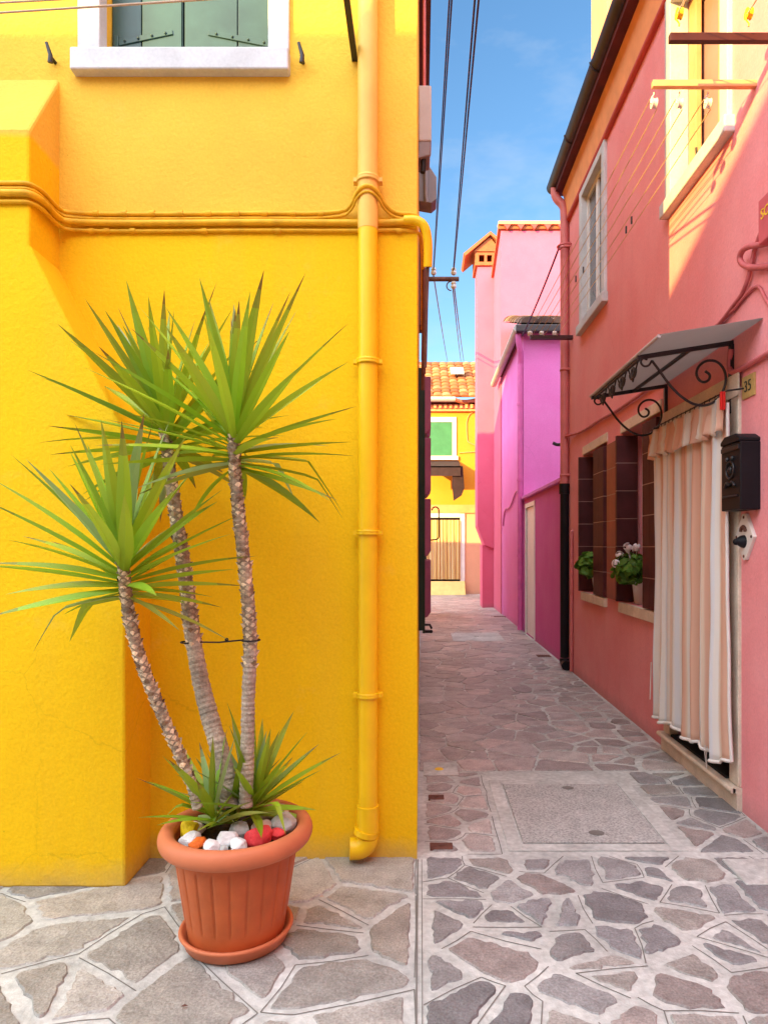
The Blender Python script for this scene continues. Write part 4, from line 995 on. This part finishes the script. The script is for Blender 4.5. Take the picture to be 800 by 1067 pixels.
# geraniums on the sills
def geranium(x, y, z, r, lab, flowers, seed, leaflab):
    rr = random.Random(seed)
    pt = thing('flower_pot', lab, 'flower pot', (x + .06, y, z))
    a = MB(); a.lathe([(.0, .0), (.040, .0), (.058, .17), (.064, .17), (.064, .20), (.054, .20), (.052, .18), (.0, .175)], (x + .06, y, z), 24); a.build('body', M_gwhite, pt)
    gt = thing('geranium', leaflab, 'geranium', (x + .06, y, z + .18))
    a = MB(); heads = []
    for k in range(14):
        e = Vector((x + rr.uniform(-1, .8) * r, y + rr.uniform(-1, .7) * r, z + .22 + rr.uniform(.0, 1.4) * r)); a.tube(smooth_path([(x + .06, y, z + .17), ((x + .06 + e.x) / 2 + .01, (y + e.y) / 2, z + .22), e], 1), .0035, 5)
    a.c = None; st_ = a.build('stems', M_teal if False else M_ger, gt)
    a = MB()
    for k in range(230):
        u = Vector((rr.gauss(0, 1), rr.gauss(0, 1), rr.gauss(0, 1))).normalized() * r * rr.uniform(.55, 1.12)
        c = Vector((x - .02, y, z + .30)) + Vector((u.x * 1.0, u.y, u.z * .95)); 
        if c.z < z + .13: continue
        nrm = (u.normalized() + Vector((rr.uniform(-.5, .5), rr.uniform(-.5, .5), rr.uniform(.1, .9)))).normalized(); t1 = nrm.orthogonal().normalized(); t2 = nrm.cross(t1); q = rr.uniform(.026, .042)
        f = rr.uniform(.6, 1.25); a.c = (.22 * f, .50 * f, .05 * f)
        rim = [c + (t1 * math.cos(b) + t2 * math.sin(b)) * q * (1 + .12 * math.sin(5 * b)) + nrm * .008 * math.cos(2 * b) for b in [2 * PI * i / 10 for i in range(10)]]
        a.add([c - nrm * .006] + rim, [(0, 1 + i, 1 + (i + 1) % 10) for i in range(10)])
    a.c = None; a.build('foliage', M_ger, gt)
    for (fx, fy, fz) in flowers:
        a = MB(); c0 = Vector((x + fx, y + fy, z + fz))
        for k in range(22):
            u = Vector((rr.gauss(0, 1), rr.gauss(0, 1), rr.gauss(0, 1) + .4)).normalized(); c = c0 + u * .033; t1 = u.orthogonal().normalized(); t2 = u.cross(t1); q = .014
            a.add([c + u * .003] + [c + (t1 * math.cos(2 * PI * i / 6) + t2 * math.sin(2 * PI * i / 6)) * q for i in range(6)], [(0, 1 + i, 1 + (i + 1) % 6) for i in range(6)])
        a.tube([(x + .02, y, z + .22), c0 - Vector((0, 0, .02))], .003, 5)
        a.build('flower_head', M_petal, gt)
geranium(1.768, 7.14, .972, .125, 'white tapered pot on the sill of the far shuttered window', [], 4, 'leafy green geranium without flowers in the far shuttered window')
geranium(1.768, 5.78, .972, .13, 'white tapered pot on the sill nearer the striped curtain', [(-.03, -.02, .46), (-.10, .02, .41), (.02, -.06, .475), (-.15, -.05, .34), (-.05, -.04, .48)], 5, 'green geranium with pale pink flowers on the sill nearer the curtain')

# ------------------------------------------------------------------ magenta house and its yard wall
gw = thing('garden_wall', 'low dark magenta wall with a sloping cap between coral and magenta houses', 'wall', (1.9, 10, 0))
a = MB(); panel(a, 'x', WX + .012, 8.23, 11.82, 0, 2.26, [(10.75, 11.55, .02, 2.10)], .12)
a.quad((WX + .2, 8.23, 0), (WX + .2, 11.82, 0), (WX + .2, 11.82, 2.26), (WX + .2, 8.23, 2.26)); a.quad((WX + .012, 8.23, 0), (WX + .2, 8.23, 0), (WX + .2, 8.23, 2.26), (WX + .012, 8.23, 2.26))
a.build('wall', M_mag2, gw)
a = MB(); a.prism([(WX - .04, 2.262), (WX + .24, 2.262), (WX + .24, 2.31), (WX + .1, 2.36), (WX - .04, 2.31)], 'y', 8.24, 11.81); a.build('coping', M_mag, gw, bevel=.006)
a = MB(); a.box(WX - .004, WX + .06, 10.68, 10.75, .01, 2.17); a.box(WX - .004, WX + .06, 11.55, 11.62, .01, 2.17); a.box(WX - .004, WX + .06, 10.75, 11.55, 2.10, 2.17); f_ = a.build('door_frame', M_white, gw)
a = MB(); a.box(WX + .02, WX + .06, 10.75, 11.55, .02, 2.10); a.build('door', M_white, gw)
mh = thing('magenta_house', 'magenta house with a dark tiled roof and gutters halfway along the alley', 'house', (4, 13.4, 0))
a = MB(); a.box(WX, 7, 11.83, 14.95, 0, 5.12); a.build('wall', M_mag, mh)
a = MB(); a.box(WX - .06, 7.1, 11.74, 14.95, 5.122, 5.20); rb = a.build('roof', M_soffit, mh)
a = MB(); roof_tiles(a, (WX - .05, 11.68, 5.215), (1, 0, 0), (0, 1, .34), 5.3, 3.2, cols=((.22, .13, .09), (.30, .18, .13), (.16, .10, .08), (.34, .25, .18)), h=.11, pitch=.26); a.build('roof_tile_cover', M_tile, rb)
a = MB(); a.box(WX - .16, 7.1, 11.58, 11.70, 5.06, 5.19); tag(a.build('gutter', M_gutter, mh, bevel=.02), 'dark square gutter along the front eave')
a = MB(); a.tube([(WX - .13, 11.6, 5.13), (WX - .13, 15.4, 5.08)], .07, 12); tag(a.build('gutter', M_grey, mh), 'pale metal gutter along the alley side')
a = MB(); a.tube(smooth_path([(WX - .10, 11.72, 5.06), (WX - .10, 11.72, 4.95), (WX - .05, 11.80, 4.75), (WX - .05, 11.86, 4.6)]), .05, 12); a.tube([(WX - .05, 11.86, 4.65), (WX - .05, 11.86, .03)], .05, 12)
for z in (3.9, 2.6, 1.3): a.tube([(WX - .05, 11.86, z - .02), (WX - .05, 11.86, z + .02)], .058, 12)
a.build('downpipe', M_magp, mh)
a = MB(); a.tube(smooth_path([(WX - .02, 12.0, 2.4), (WX - .02, 12.6, 2.5), (WX - .02, 13.4, 2.2), (WX - .02, 14.3, 2.25), (WX - .02, 14.6, 1.9)]), .014, 8); a.tube([(WX - .02, 12.3, 1.2), (WX - .02, 12.3, 2.45)], .010, 6)
a.box(WX - .04, WX + .01, 12.1, 12.25, 1.45, 1.75)
tag(a.build('wall_cable', M_magp), 'magenta painted cable and switch on the side of the magenta house', 'cable')

# tall pink house with its chimney
th = thing('tall_pink_house', 'tall pink house with a stepped chimney beyond the magenta one', 'house', (4, 17, 0))
TY0, TY1 = 14.97, 19.6
a = MB(); TX = WX - .02
a.prism([(TY0, 0), (TY1, 0), (TY1, 6.75), (TY0, 8.30)], 'x', TX, 7); a.build('wall', M_pink, th)
a = MB(); a.prism([(TY0 - .04, 8.33), (TY1, 6.77), (TY1, 6.87), (TY0 - .04, 8.43)], 'x', TX - .06, 7.05); tag(a.build('roof_verge', M_clay, th), 'orange tiled verge sloping down the alley side')
a = MB()
for k in range(18):
    x = TX + .05 + k * .29
    a.prism([(x, 8.40), (x + .16, 8.40), (x + .08, 8.29)], 'y', TY0 - .10, TY0 - .045)
a.build('ridge_tips', M_redm, th)
a = MB(); a.box(TX - .06, 7.05, TY0 - .10, TY0 + .12, 8.405, 8.47); a.build('ridge_tiles', M_peach, th)
a = MB(); CX0 = 1.35
a.box(CX0, TX + .05, 16.4, 17.1, 1.95, 8.1); a.prism([(CX0, 1.95), (TX + .05, 1.95), (TX + .05, 1.4), (CX0 + .17, 1.5)], 'y', 16.4, 17.1)
chm = a.build('chimney', M_pink, th)
a = MB(); a.box(CX0 + .12, TX + .05, 16.46, 17.1, 0, 1.5); a.build('chimney_base', M_pink, chm)
a = MB(); a.box(CX0 - .06, CX0 + .03, 16.35, 17.15, 8.12, 8.42); a.box(TX - .05, TX + .09, 16.35, 17.15, 8.12, 8.42); a.box(CX0 + .03, TX - .05, 16.35, 16.40, 8.12, 8.20); a.box(CX0 + .03, TX - .05, 16.35, 16.40, 8.36, 8.42); a.box(CX0 + .16, CX0 + .22, 16.35, 16.42, 8.20, 8.36); a.box(CX0 + .03, TX - .05, 17.0, 17.05, 8.12, 8.42); a.build('chimney_pot', M_clay, chm)
a = MB(); mx_ = (CX0 + TX) / 2 + .1
a.prism([(CX0 - .30, 8.30), (mx_, 8.80), (mx_, 8.88), (CX0 - .34, 8.36)], 'y', 16.25, 17.25); a.prism([(mx_, 8.80), (TX + .40, 8.38), (TX + .42, 8.45), (mx_, 8.88)], 'y', 16.25, 17.25); a.prism([(CX0 - .1, 8.44), (TX + .15, 8.44), (mx_, 8.78)], 'y', 16.33, 17.1); a.build('chimney_roof', M_clay, chm)
# dark wire from the magenta house up to the coral corner
a = MB(); a.tube(sag((WX - .05, 11.6, 5.0), (WX - .02, 8.3, 5.25), .05), .012, 6); tag(a.build('overhead_wire', M_wire), 'thick dark wire slanting between coral and magenta house eaves', 'wire')

# ------------------------------------------------------------------ far house closing the alley
fh = thing('far_yellow_house', 'yellow house with a tiled roof and green shutter at the end of the alley', 'house', (1, 22, 0))
FHY = 21.3
a = MB(); a.box(-5, 6, FHY, FHY + 6, 2.62, 5.85); a.build('wall', M_farsun, fh)
a = MB(); a.box(-5, 6, FHY + .01, FHY + 6, 0, 2.618); tag(a.build('ground_floor_wall', M_far, fh), 'peach ground floor wall')
a = MB(); a.box(-5, 6, FHY - .05, FHY + .009, 2.50, 2.75); a.build('string_course', M_orange, fh)
a = MB(); a.box(-5, 6, FHY - .12, FHY - .002, 5.62, 5.82)
for k in range(40): a.box(-.4 + k * .16, -.32 + k * .16, FHY - .2, FHY - .122, 5.70, 5.81)
a.build('cornice', M_peach, fh)
a = MB(); a.box(-5, 6, FHY - .3, FHY + .3, 5.852, 5.93); rb = a.build('roof', M_soffit, fh)
a = MB(); roof_tiles(a, (-1.5, FHY - .35, 5.99), (1, 0, 0), (0, 1, .56), 6.5, 4.2, pitch=.27, h=.07, cols=((.46, .15, .045), (.54, .21, .07), (.38, .12, .04), (.56, .27, .11))); a.build('roof_tile_cover', M_tile, rb)
a = MB(); a.prism([(FHY + 1.2, 7.08), (FHY + 1.75, 7.39), (FHY + 1.75, 7.45), (FHY + 1.2, 7.14)], 'x', .98, 1.42); a.build('skylight', M_grey, rb)
a = MB(); a.tube([(-5, FHY - .40, 5.94), (1.05, FHY - .40, 5.92)], .08, 10); a.build('gutter', M_grey, fh)
a = MB(); a.tube(smooth_path([(1.0, FHY - .38, 5.93), (1.3, FHY - .2, 5.86), (1.9, FHY - .1, 6.0)]), .06, 8); a.build('downpipe', M_orange, fh)
w = MB(); w.box(.05, 1.10, FHY - .04, FHY + .02, 5.30, 5.45); w.box(.98, 1.10, FHY - .04, FHY + .02, 4.25, 5.30); w.box(.05, .17, FHY - .04, FHY + .02, 4.25, 5.30); w.box(.0, 1.15, FHY - .08, FHY + .02, 4.13, 4.25); wf = w.build('window', M_white, fh)
a = MB(); a.box(.17, .98, FHY - .02, FHY - .001, 4.25, 5.30); a.build('shutter', M_gpaint, wf)
w = MB(); w.box(1.22, 1.36, FHY - .04, FHY + .03, .40, 2.48); w.box(.10, 1.36, FHY - .04, FHY + .03, 2.38, 2.49) if False else w.box(.10, 1.22, FHY - .04, FHY + .03, 2.36, 2.49); w.build('door_frame', M_white, fh)
a = MB(); a.box(.1, 1.22, FHY - .02, FHY - .001, .38, 2.36); a.build('door', M_dark, fh)
a = curtain_mesh(.18, 1.22, 2.28, lambda s: .46, 0, 9, .02, 0, 0, 90, 12, 9)
a.v = [(y, FHY - .09 + x, z) for (x, y, z) in a.v]
tag(a.build('door_curtain', M_curt2), 'tan striped curtain hanging in the far doorway at the alley end', 'door curtain')
a = MB(); a.prism([(FHY - .045, .002), (FHY - .045, .40), (FHY - .10, .40), (FHY - .50, .002)], 'x', .05, 1.36); tag(a.build('door_ramp', M_ramp, bevel=.01), 'pale yellow sloping ramp up to the far striped doorway', 'ramp')
aw = thing('awning', 'dark canvas awning with a drooping corner over the far doorway', 'awning', (.7, FHY, 3.9))
a = MB(); a.prism([(FHY - .01, 4.10), (FHY - .01, 4.06), (FHY - .9, 3.80), (FHY - .9, 3.84)], 'x', .0, 1.18); a.prism([(FHY - .9, 3.84), (FHY - .9, 3.55), (FHY - .88, 3.55), (FHY - .88, 3.80)], 'x', .0, 1.18); a.build('canvas', M_canvas, aw)
a = MB(); a.add([(.95, FHY - .86, 3.8), (1.25, FHY - .84, 3.85), (1.30, FHY - .80, 3.2), (1.22, FHY - .80, 2.98), (.98, FHY - .83, 2.82), (.93, FHY - .84, 3.3),
                 (.95, FHY - .83, 3.8), (1.25, FHY - .81, 3.85), (1.30, FHY - .77, 3.2), (1.22, FHY - .77, 2.98), (.98, FHY - .80, 2.82), (.93, FHY - .81, 3.3)],
                [(0, 1, 2, 3, 4, 5), (11, 10, 9, 8, 7, 6)] + [(i, (i + 1) % 6, 6 + (i + 1) % 6, 6 + i) for i in range(6)]); a.build('valance', M_canvas, aw)
a = MB(); a.tube(smooth_path([(1.95, FHY - .02, 5.6), (1.42, FHY - .02, 5.6), (1.42, FHY - .02, 4.75), (1.5, FHY - .02, 4.65), (1.95, FHY - .02, 4.5)]), .015, 6); a.tube([(1.2, FHY - .02, 4.35), (1.95, FHY - .02, 4.4)], .015, 6)
tag(a.build('wall_cable', M_orange), 'thin orange pipe looping on the far yellow wall', 'cable')

# ------------------------------------------------------------------ flower pot, stones and yucca
PX, PY = (247 - 438) * 2.56 / F, 2.56
sc_ = thing('plant_saucer', 'round terracotta saucer under the big flower pot', 'saucer', (PX, PY, 0))
a = MB(); a.lathe([(.0, .006), (.165, .006), (.185, .010), (.198, .040), (.206, .050), (.202, .058), (.190, .055), (.180, .022), (.0, .018)], (PX, PY, .004), 56); a.build('dish', M_terra2, sc_)
pt = thing('flower_pot', 'large terracotta flower pot with a rolled rim on the stone paving', 'flower pot', (PX, PY, .025))
def groove(a_, z):
    if .07 < z < .315:
        k = (a_ / (2 * PI) * 22) % 1.0
        e = min(k, 1 - k); fade = min(1, (z - .07) / .02, (.315 - z) / .02)
        return -.0055 * max(0, 1 - (e / .07) ** 2) * fade + .0025 * math.sin(PI * k) * fade
    return 0
prof = [(.0, .0), (.160, .0), (.168, .004)] + [(.170 + (.222 - .170) * (z / .345), z) for z in [.01, .03, .055, .068, .075, .085, .10, .14, .18, .22, .26, .29, .30, .308, .316, .324]] + [(.226, .330), (.230, .345), (.224, .36)]
a = MB(); a.lathe(prof, (PX, PY, .025), 264, groove); a.lathe([(.218, .37), (.215, .33), (.0, .325)], (PX, PY, .025), 48); a.build('body', M_terra, pt)
rimc = [(.232 + .0, .335)] + [(.247 + .030 * math.cos(b), .372 + .036 * math.sin(b)) for b in [R(-115) + R(270) * k / 14 for k in range(15)]] + [(.222, .372), (.218, .34)]
a = MB(); a.lathe(rimc, (PX, PY, .025), 72); a.build('rim', M_terra2, pt)
a = MB(); 
for i in range(1):
    ng = 26; vs = []; fs = []
    for k in range(6):
        for q in range(ng):
            r = .0 + .217 * k / 5; b = 2 * PI * q / ng; vs.append((PX + r * math.cos(b), PY + r * math.sin(b), .372 + .010 * mnoise.noise(Vector((r * math.cos(b) * 25, r * math.sin(b) * 25, 1)))))
    fs = [(k * ng + q, k * ng + (q + 1) % ng, (k + 1) * ng + (q + 1) % ng, (k + 1) * ng + q) for k in range(5) for q in range(ng)]
    a.smooth = True; a.add(vs, fs)
tag(a.build('potting_soil', M_soil), kind='stuff')

rockm = {}
def rockmat(nm, c): 
    if nm not in rockm: rockm[nm] = mat(nm, c, .7, .14, 30, .5, 60, .006, .3, fine=.08)
    return rockm[nm]
WHITE, GREYW, REDP, ORG, YELP, PINKW = ('white_painted_stone', (.76, .77, .77)), ('grey_white_stone', (.52, .52, .50)), ('red_painted_stone', (.72, .055, .06)), ('orange_painted_stone', (.80, .16, .02)), ('yellow_painted_stone', (.80, .58, .01)), ('pinkish_stone', (.62, .50, .44))
rocks = [  # photo x, photo y, size, colour, squash, label
    (184, 866, .036, YELP, (1, 1, 1.0), 'yellow painted stone at the left edge of the pot'),
    (196, 877, .036, WHITE, (1.1, 1, .8), 'white stone right behind the orange one'),
    (206, 879, .030, ORG, (1.1, 1, .8), 'orange painted stone at the left front of the pot'),
    (221, 882, .028, WHITE, (1.2, 1, .8), 'flat white stone at front, right of the orange one'),
    (236, 876, .036, WHITE, (1.3, 1, .9), 'biggest white stone in the middle of the pot'),
    (233, 883, .016, GREYW, (1, 1, 1), 'tiny grey stone between two front white ones'),
    (249, 881, .032, WHITE, (1.3, 1, .8), 'front white stone left of the red one'),
    (250, 866, .034, GREYW, (1.2, 1, .9), 'light grey stone behind the front white ones'),
    (270, 873, .040, REDP, (1.35, 1, .9), 'larger red painted stone at the front of the pot'),
    (289, 869, .030, REDP, (1.2, 1, .7), 'smaller red painted stone by the right rim'),
    (272, 864, .034, PINKW, (1.2, 1, .9), 'pinkish stone behind the larger red one'),
    (296, 860, .044, GREYW, (1.2, 1, .9), 'big pale grey stone against the right rim'),
    (287, 850, .045, PINKW, (1.4, 1, .8), 'big sandy stone at the back right of the pot'),
    (206, 862, .028, PINKW, (1.2, 1, .8), 'sandy stone at the back left of the pot'),
    (192, 858, .022, ORG, (1.2, 1, .8), 'small orange brown stone behind the yellow one'),
]
zr = .405
for i, (px, py, s, (nm, c), sq, lab) in enumerate(rocks):
    Y = F * (EYE - zr) / (py - 570); x = (px - 438) * Y / F
    dx, dy = x - PX, Y - PY; dd = math.hypot(dx, dy)
    lim = .205 - s * .9
    if dd > lim: x = PX + dx / dd * lim; Y = PY + dy / dd * lim
    bm = bmesh.new(); bmesh.ops.create_icosphere(bm, subdivisions=3, radius=1)
    rr = random.Random(i + 40); pl = [Vector((rr.gauss(0, 1), rr.gauss(0, 1), rr.gauss(0, .8))).normalized() for _ in range(9)]
    for v in bm.verts:
        p = v.co.copy()
        for q in pl:
            dcut = p.dot(q) - .74
            if dcut > 0: p -= q * dcut * .85
        p += p.normalized() * .05 * mnoise.noise(p * 3 + Vector((i, 0, 0)))
        v.co = Vector((p.x * sq[0], p.y * sq[1], p.z * sq[2])) * s * 1.08
    me = bpy.data.meshes.new('decorative_stone'); bm.to_mesh(me); bm.free()
    me.materials.append(rockmat(nm, c))
    o = bpy.data.objects.new('decorative_stone', me); COL.objects.link(o); o.location = (x, Y, .385 + s * .66); o.rotation_euler = (rr.uniform(-.3, .3), rr.uniform(-.3, .3), rr.uniform(0, 6))
    tag(o, lab, 'stone', 'painted stones in the flower pot')

yu = thing('yucca', 'tall yucca with three leaning trunks and spiky leaf crowns in the terracotta pot', 'yucca', (PX, PY, .37))
def rosette(name, c, axis, n, L, wid, seed, parent, emax=88, emin=-16, stem=.17, tone=1.0, big=False):
    """sword leaves spiralling out of the stem tip"""
    rr = random.Random(seed); b = MB(); c = Vector(c); axis = Vector(axis).normalized()
    q = Vector((0, 0, 1)).rotation_difference(axis)
    for i in range(n):
        f = i / (n - 1)                                  # 0 = oldest, lowest
        az = i * 2.39996 + rr.uniform(-.25, .25)
        el = R(emin + (emax - emin) * f ** 1.12 + rr.uniform(-7, 7))
        ll = L * (.80 + .34 * math.sin(PI * min(1, f * .8 + .12))) * rr.uniform(.86, 1.10)
        if f > .92: ll *= .78
        ll *= .76 + .24 * min(1, max(0, el) / R(55))
        w0 = wid * rr.uniform(.85, 1.15)
        d = q @ Vector((math.cos(el) * math.cos(az), math.cos(el) * math.sin(az), math.sin(el)))
        if d.y < -.86 and big: continue
        base = c + axis * (stem * (f - 1)) + d * .008
        side = d.cross(q @ Vector((0, 0, 1)))
        side = side.normalized() if side.length > 1e-3 else Vector((1, 0, 0))
        side = (side + (q @ Vector((0, 0, 1))) * rr.uniform(-.5, .5)).normalized(); side = (side - d * side.dot(d)).normalized()
        up = side.cross(d)
        if up.z < 0: up = -up; side = -side
        droop = (.01 + .10 * (1 - f) * rr.uniform(.0, 1.3) + .04 * rr.random()) * ll
        if f < .1: droop *= 1.6
        kink = rr.uniform(.55, .75) if (f < .5 and rr.random() < .10) else 0; tipc = rr.uniform(.1, .45) if rr.random() < .7 else .9
        K = 9; vs = []; bendside = rr.uniform(-.05, .05) * ll
        for k in range(K + 1):
            t = k / K
            p = base + d * ll * t - Vector((0, 0, droop * t * t)) + side * bendside * t * t
            prof_w = (.55 + .45 * min(1, t / .32)) * (1 - max(0, (t - .35) / .65) ** 1.7)
            hw = w0 * .5 * max(prof_w, .015)
            if kink and t > kink: p = p - Vector((0, 0, (t - kink) * ll * .75)) - d * (t - kink) * ll * .35
            vs += [p - side * hw + up * hw * .42, p, p + side * hw + up * hw * .42]
        g_ = rr.uniform(.78, 1.18) * tone; warm = rr.uniform(.9, 1.25)
        young = max(0, f - .6)
        col_ = (.27 * g_ * warm + .08 * young, .44 * g_ + .07 * young, .022 * g_ + .06 * young * rr.random())
        if rr.random() < .13: col_ = (.32 * g_, .50 * g_, .20 * g_)        # pale glaucous leaves
        if f < .10 and rr.random() < .4: col_ = (.34, .36, .06)
        b.smooth = True
        for k in range(K):
            b.c = col_
            tip = max(0, (k - 6)) / 2 * tipc
            b.c = tuple(x * (1 - tip) + y_ * tip for x, y_ in zip(col_, (.20, .12, .03)))
            i0 = k * 3
            b.add([vs[i0], vs[i0 + 1], vs[i0 + 3], vs[i0 + 4]], [(0, 1, 3, 2)])
            b.add([vs[i0 + 1], vs[i0 + 2], vs[i0 + 4], vs[i0 + 5]], [(0, 1, 3, 2)])
        b.smooth = False
    b.c = None
    o = b.build(name, M_leaf, parent)
    return o
def trunk(pts, r0, r1, smooth_to, seed, lab):
    """pts: (photo x, photo y, distance) from soil to crown; scales cover it above smooth_to (0..1)"""
    rr = random.Random(seed)
    P_ = smooth_path([at(*p) for p in pts], 3); N = len(P_)
    # resample densely
    L = [0]
    for a_, b_ in zip(P_, P_[1:]): L.append(L[-1] + (b_ - a_).length)
    tot = L[-1]; M = int(tot / .006); Q = []
    j = 0
    for i in range(M + 1):
        s = tot * i / M
        while j < N - 2 and L[j + 1] < s: j += 1
        Q.append(P_[j].lerp(P_[j + 1], (s - L[j]) / max(1e-9, L[j + 1] - L[j])))
    b = MB(); n = 20; vs = []; u = Vector((1, 0, 0)); rings = []
    for i, p in enumerate(Q):
        t = i / M; tt = (Q[min(M, i + 1)] - Q[max(0, i - 1)]).normalized(); u = (u - tt * u.dot(tt)).normalized(); w = tt.cross(u)
        r = r0 + (r1 - r0) * t; rings.append((p, tt, u.copy(), w, r))
        for k in range(n):
            a_ = 2 * PI * k / n; q = p + (u * math.cos(a_) + w * math.sin(a_)) * r
            e = mnoise.noise(q * 40) * .0022 + mnoise.noise(q * 110) * .0014 + (.0011 * math.sin(s * 1) if False else .0012 * math.sin(i * 1.9 + 2 * mnoise.noise(q * 25)))
            vs.append(q + (q - p).normalized() * e)
    b.smooth = True
    for i in range(M):
        t = i / M; f = .75 + .35 * mnoise.noise(Vector((i * .35, seed, 0)))
        cc = (1.05 * f, 1.02 * f, .98 * f) if t < smooth_to else (.85 * f, .76 * f, .64 * f)
        b.c = cc
        o = i * n
        b.add([vs[o + k] for k in range(n)] + [vs[o + n + k] for k in range(n)], [(k, (k + 1) % n, n + (k + 1) % n, n + k) for k in range(n)])
    b.smooth = False
    # old leaf bases
    rows = int(tot * (1 - smooth_to) / .0115)
    for q in range(rows):
        t = smooth_to - .05 + (1.0 - smooth_to + .05) * q / rows; p, tt, u_, w_, r = rings[min(M, max(0, int(t * M)))]
        for k in range(4):
            a_ = q * PI / 4 * 1.07 + k * PI / 2 + rr.uniform(-.15, .15)
            if rr.random() < .08: continue
            nrm = (u_ * math.cos(a_) + w_ * math.sin(a_)); tan = tt.cross(nrm)
            c0 = p + nrm * (r - .002); hw = rr.uniform(.009, .013); hh = rr.uniform(.0075, .011); out = rr.uniform(.003, .008) + (.006 if rr.random() < .2 else 0)
            lite = rr.random(); f = rr.uniform(.75, 1.15)
            top = c0 + nrm * out + tt * hh * .9
            cc = (1.65 * f, 1.55 * f, 1.3 * f) if lite < .38 + .5 * (1 - t) else (1.0 * f, .88 * f, .70 * f) if lite < .8 else (.5 * f, .38 * f, .27 * f)
            b.c = cc
            vv = [c0 - tan * hw, c0 - tt * hh + nrm * out * .35, c0 + tan * hw, top + tan * hw * .45, top - tan * hw * .45, c0 + tt * hh * 1.0]
            b.add(vv, [(0, 1, 2, 3, 4)])
            b.c = tuple(x * .4 for x in cc); b.add(vv, [(0, 4, 5), (4, 3, 5), (3, 2, 5)])
    b.c = None
    o = b.build('trunk', M_bark, yu); tag(o, lab)
    return o, rings[-1]
tA, eA = trunk([(206, 842, 2.50), (200, 815, 2.49), (178, 765, 2.47), (152, 705, 2.46), (137, 655, 2.45), (130, 610, 2.44), (128, 575, 2.44)], .0185, .0205, .16, 1, 'left leaning trunk covered in pale leaf scars')
tB, eB = trunk([(240, 840, 2.60), (232, 790, 2.63), (215, 735, 2.68), (203, 680, 2.72), (192, 590, 2.76), (181, 520, 2.78), (174, 465, 2.79), (172, 435, 2.79)], .037, .0205, .46, 2, 'middle trunk with a smooth grey foot')
tC, eC = trunk([(256, 840, 2.56), (258, 780, 2.56), (259, 720, 2.56), (262, 660, 2.55), (254, 580, 2.54), (247, 520, 2.53), (244, 475, 2.52), (244, 440, 2.52)], .0255, .0205, .42, 3, 'right upright trunk with a smooth grey foot')
rosette('leaf_crown', eA[0], (-.02, -.05, 1), 64, .49, .045, 11, tA, tone=1.15, big=True)
rosette('leaf_crown', eB[0], (-.24, .0, 1), 66, .54, .044, 12, tB, tone=1.0, big=True)
rosette('leaf_crown', eC[0], (.0, -.05, 1), 68, .53, .044, 13, tC, tone=1.15, big=True)
rosette('offset_rosette', at(222, 846, 2.53), (-.25, .05, 1), 22, .29, .034, 21, yu, 82, 10, .05, 1.0)
rosette('offset_rosette', at(266, 832, 2.61), (.15, .05, 1), 30, .34, .036, 22, yu, 86, 8, .06, 1.0)
rosette('offset_rosette', at(243, 846, 2.62), (-.1, .1, 1), 16, .28, .034, 23, yu, 84, 10, .05, .8)
# black tie between the two upright trunks
a = MB(); pB = Vector(at(198, 669, 2.725)); pC = Vector(at(261.5, 667, 2.55))
a.tube(arc(pB, .034, 0, 2 * PI, ((1, 0, 0), (0, 1, 0)), 16), .0032, 6); a.tube(arc(pC, .033, 0, 2 * PI, ((1, 0, 0), (0, 1, 0)), 16), .0032, 6)
a.tube([pB + Vector((.034, 0, 0)), pB.lerp(pC, .5) - Vector((0, .005, .004)), pC - Vector((.033, 0, 0))], .0032, 6); a.ball(pB.lerp(pC, .62) + Vector((0, 0, .004)), .008)
tag(a.build('plant_tie', M_blackp), 'black wire tie joining the two upright yucca trunks', 'plant tie')
# fallen leaf bits on the paving
for i, (px, py, lab) in enumerate(((335, 937, 'small dry leaf flake on the stone right of the pot'), (192, 1052, 'tiny dark leaf flake on the stone at the front left'))):
    Y = F * EYE / (py - 570); x = (px - 438) * Y / F
    a = MB(); a.add([(x - .012, Y, .010), (x, Y - .006, .013), (x + .012, Y + .002, .011), (x, Y + .006, .014), (x, Y, .017)], [(0, 1, 4), (1, 2, 4), (2, 3, 4), (3, 0, 4), (0, 3, 2, 1)])
    tag(a.build('dry_leaf', M_bark if False else (M_rope if i == 0 else M_iron)), lab, 'dry leaf')
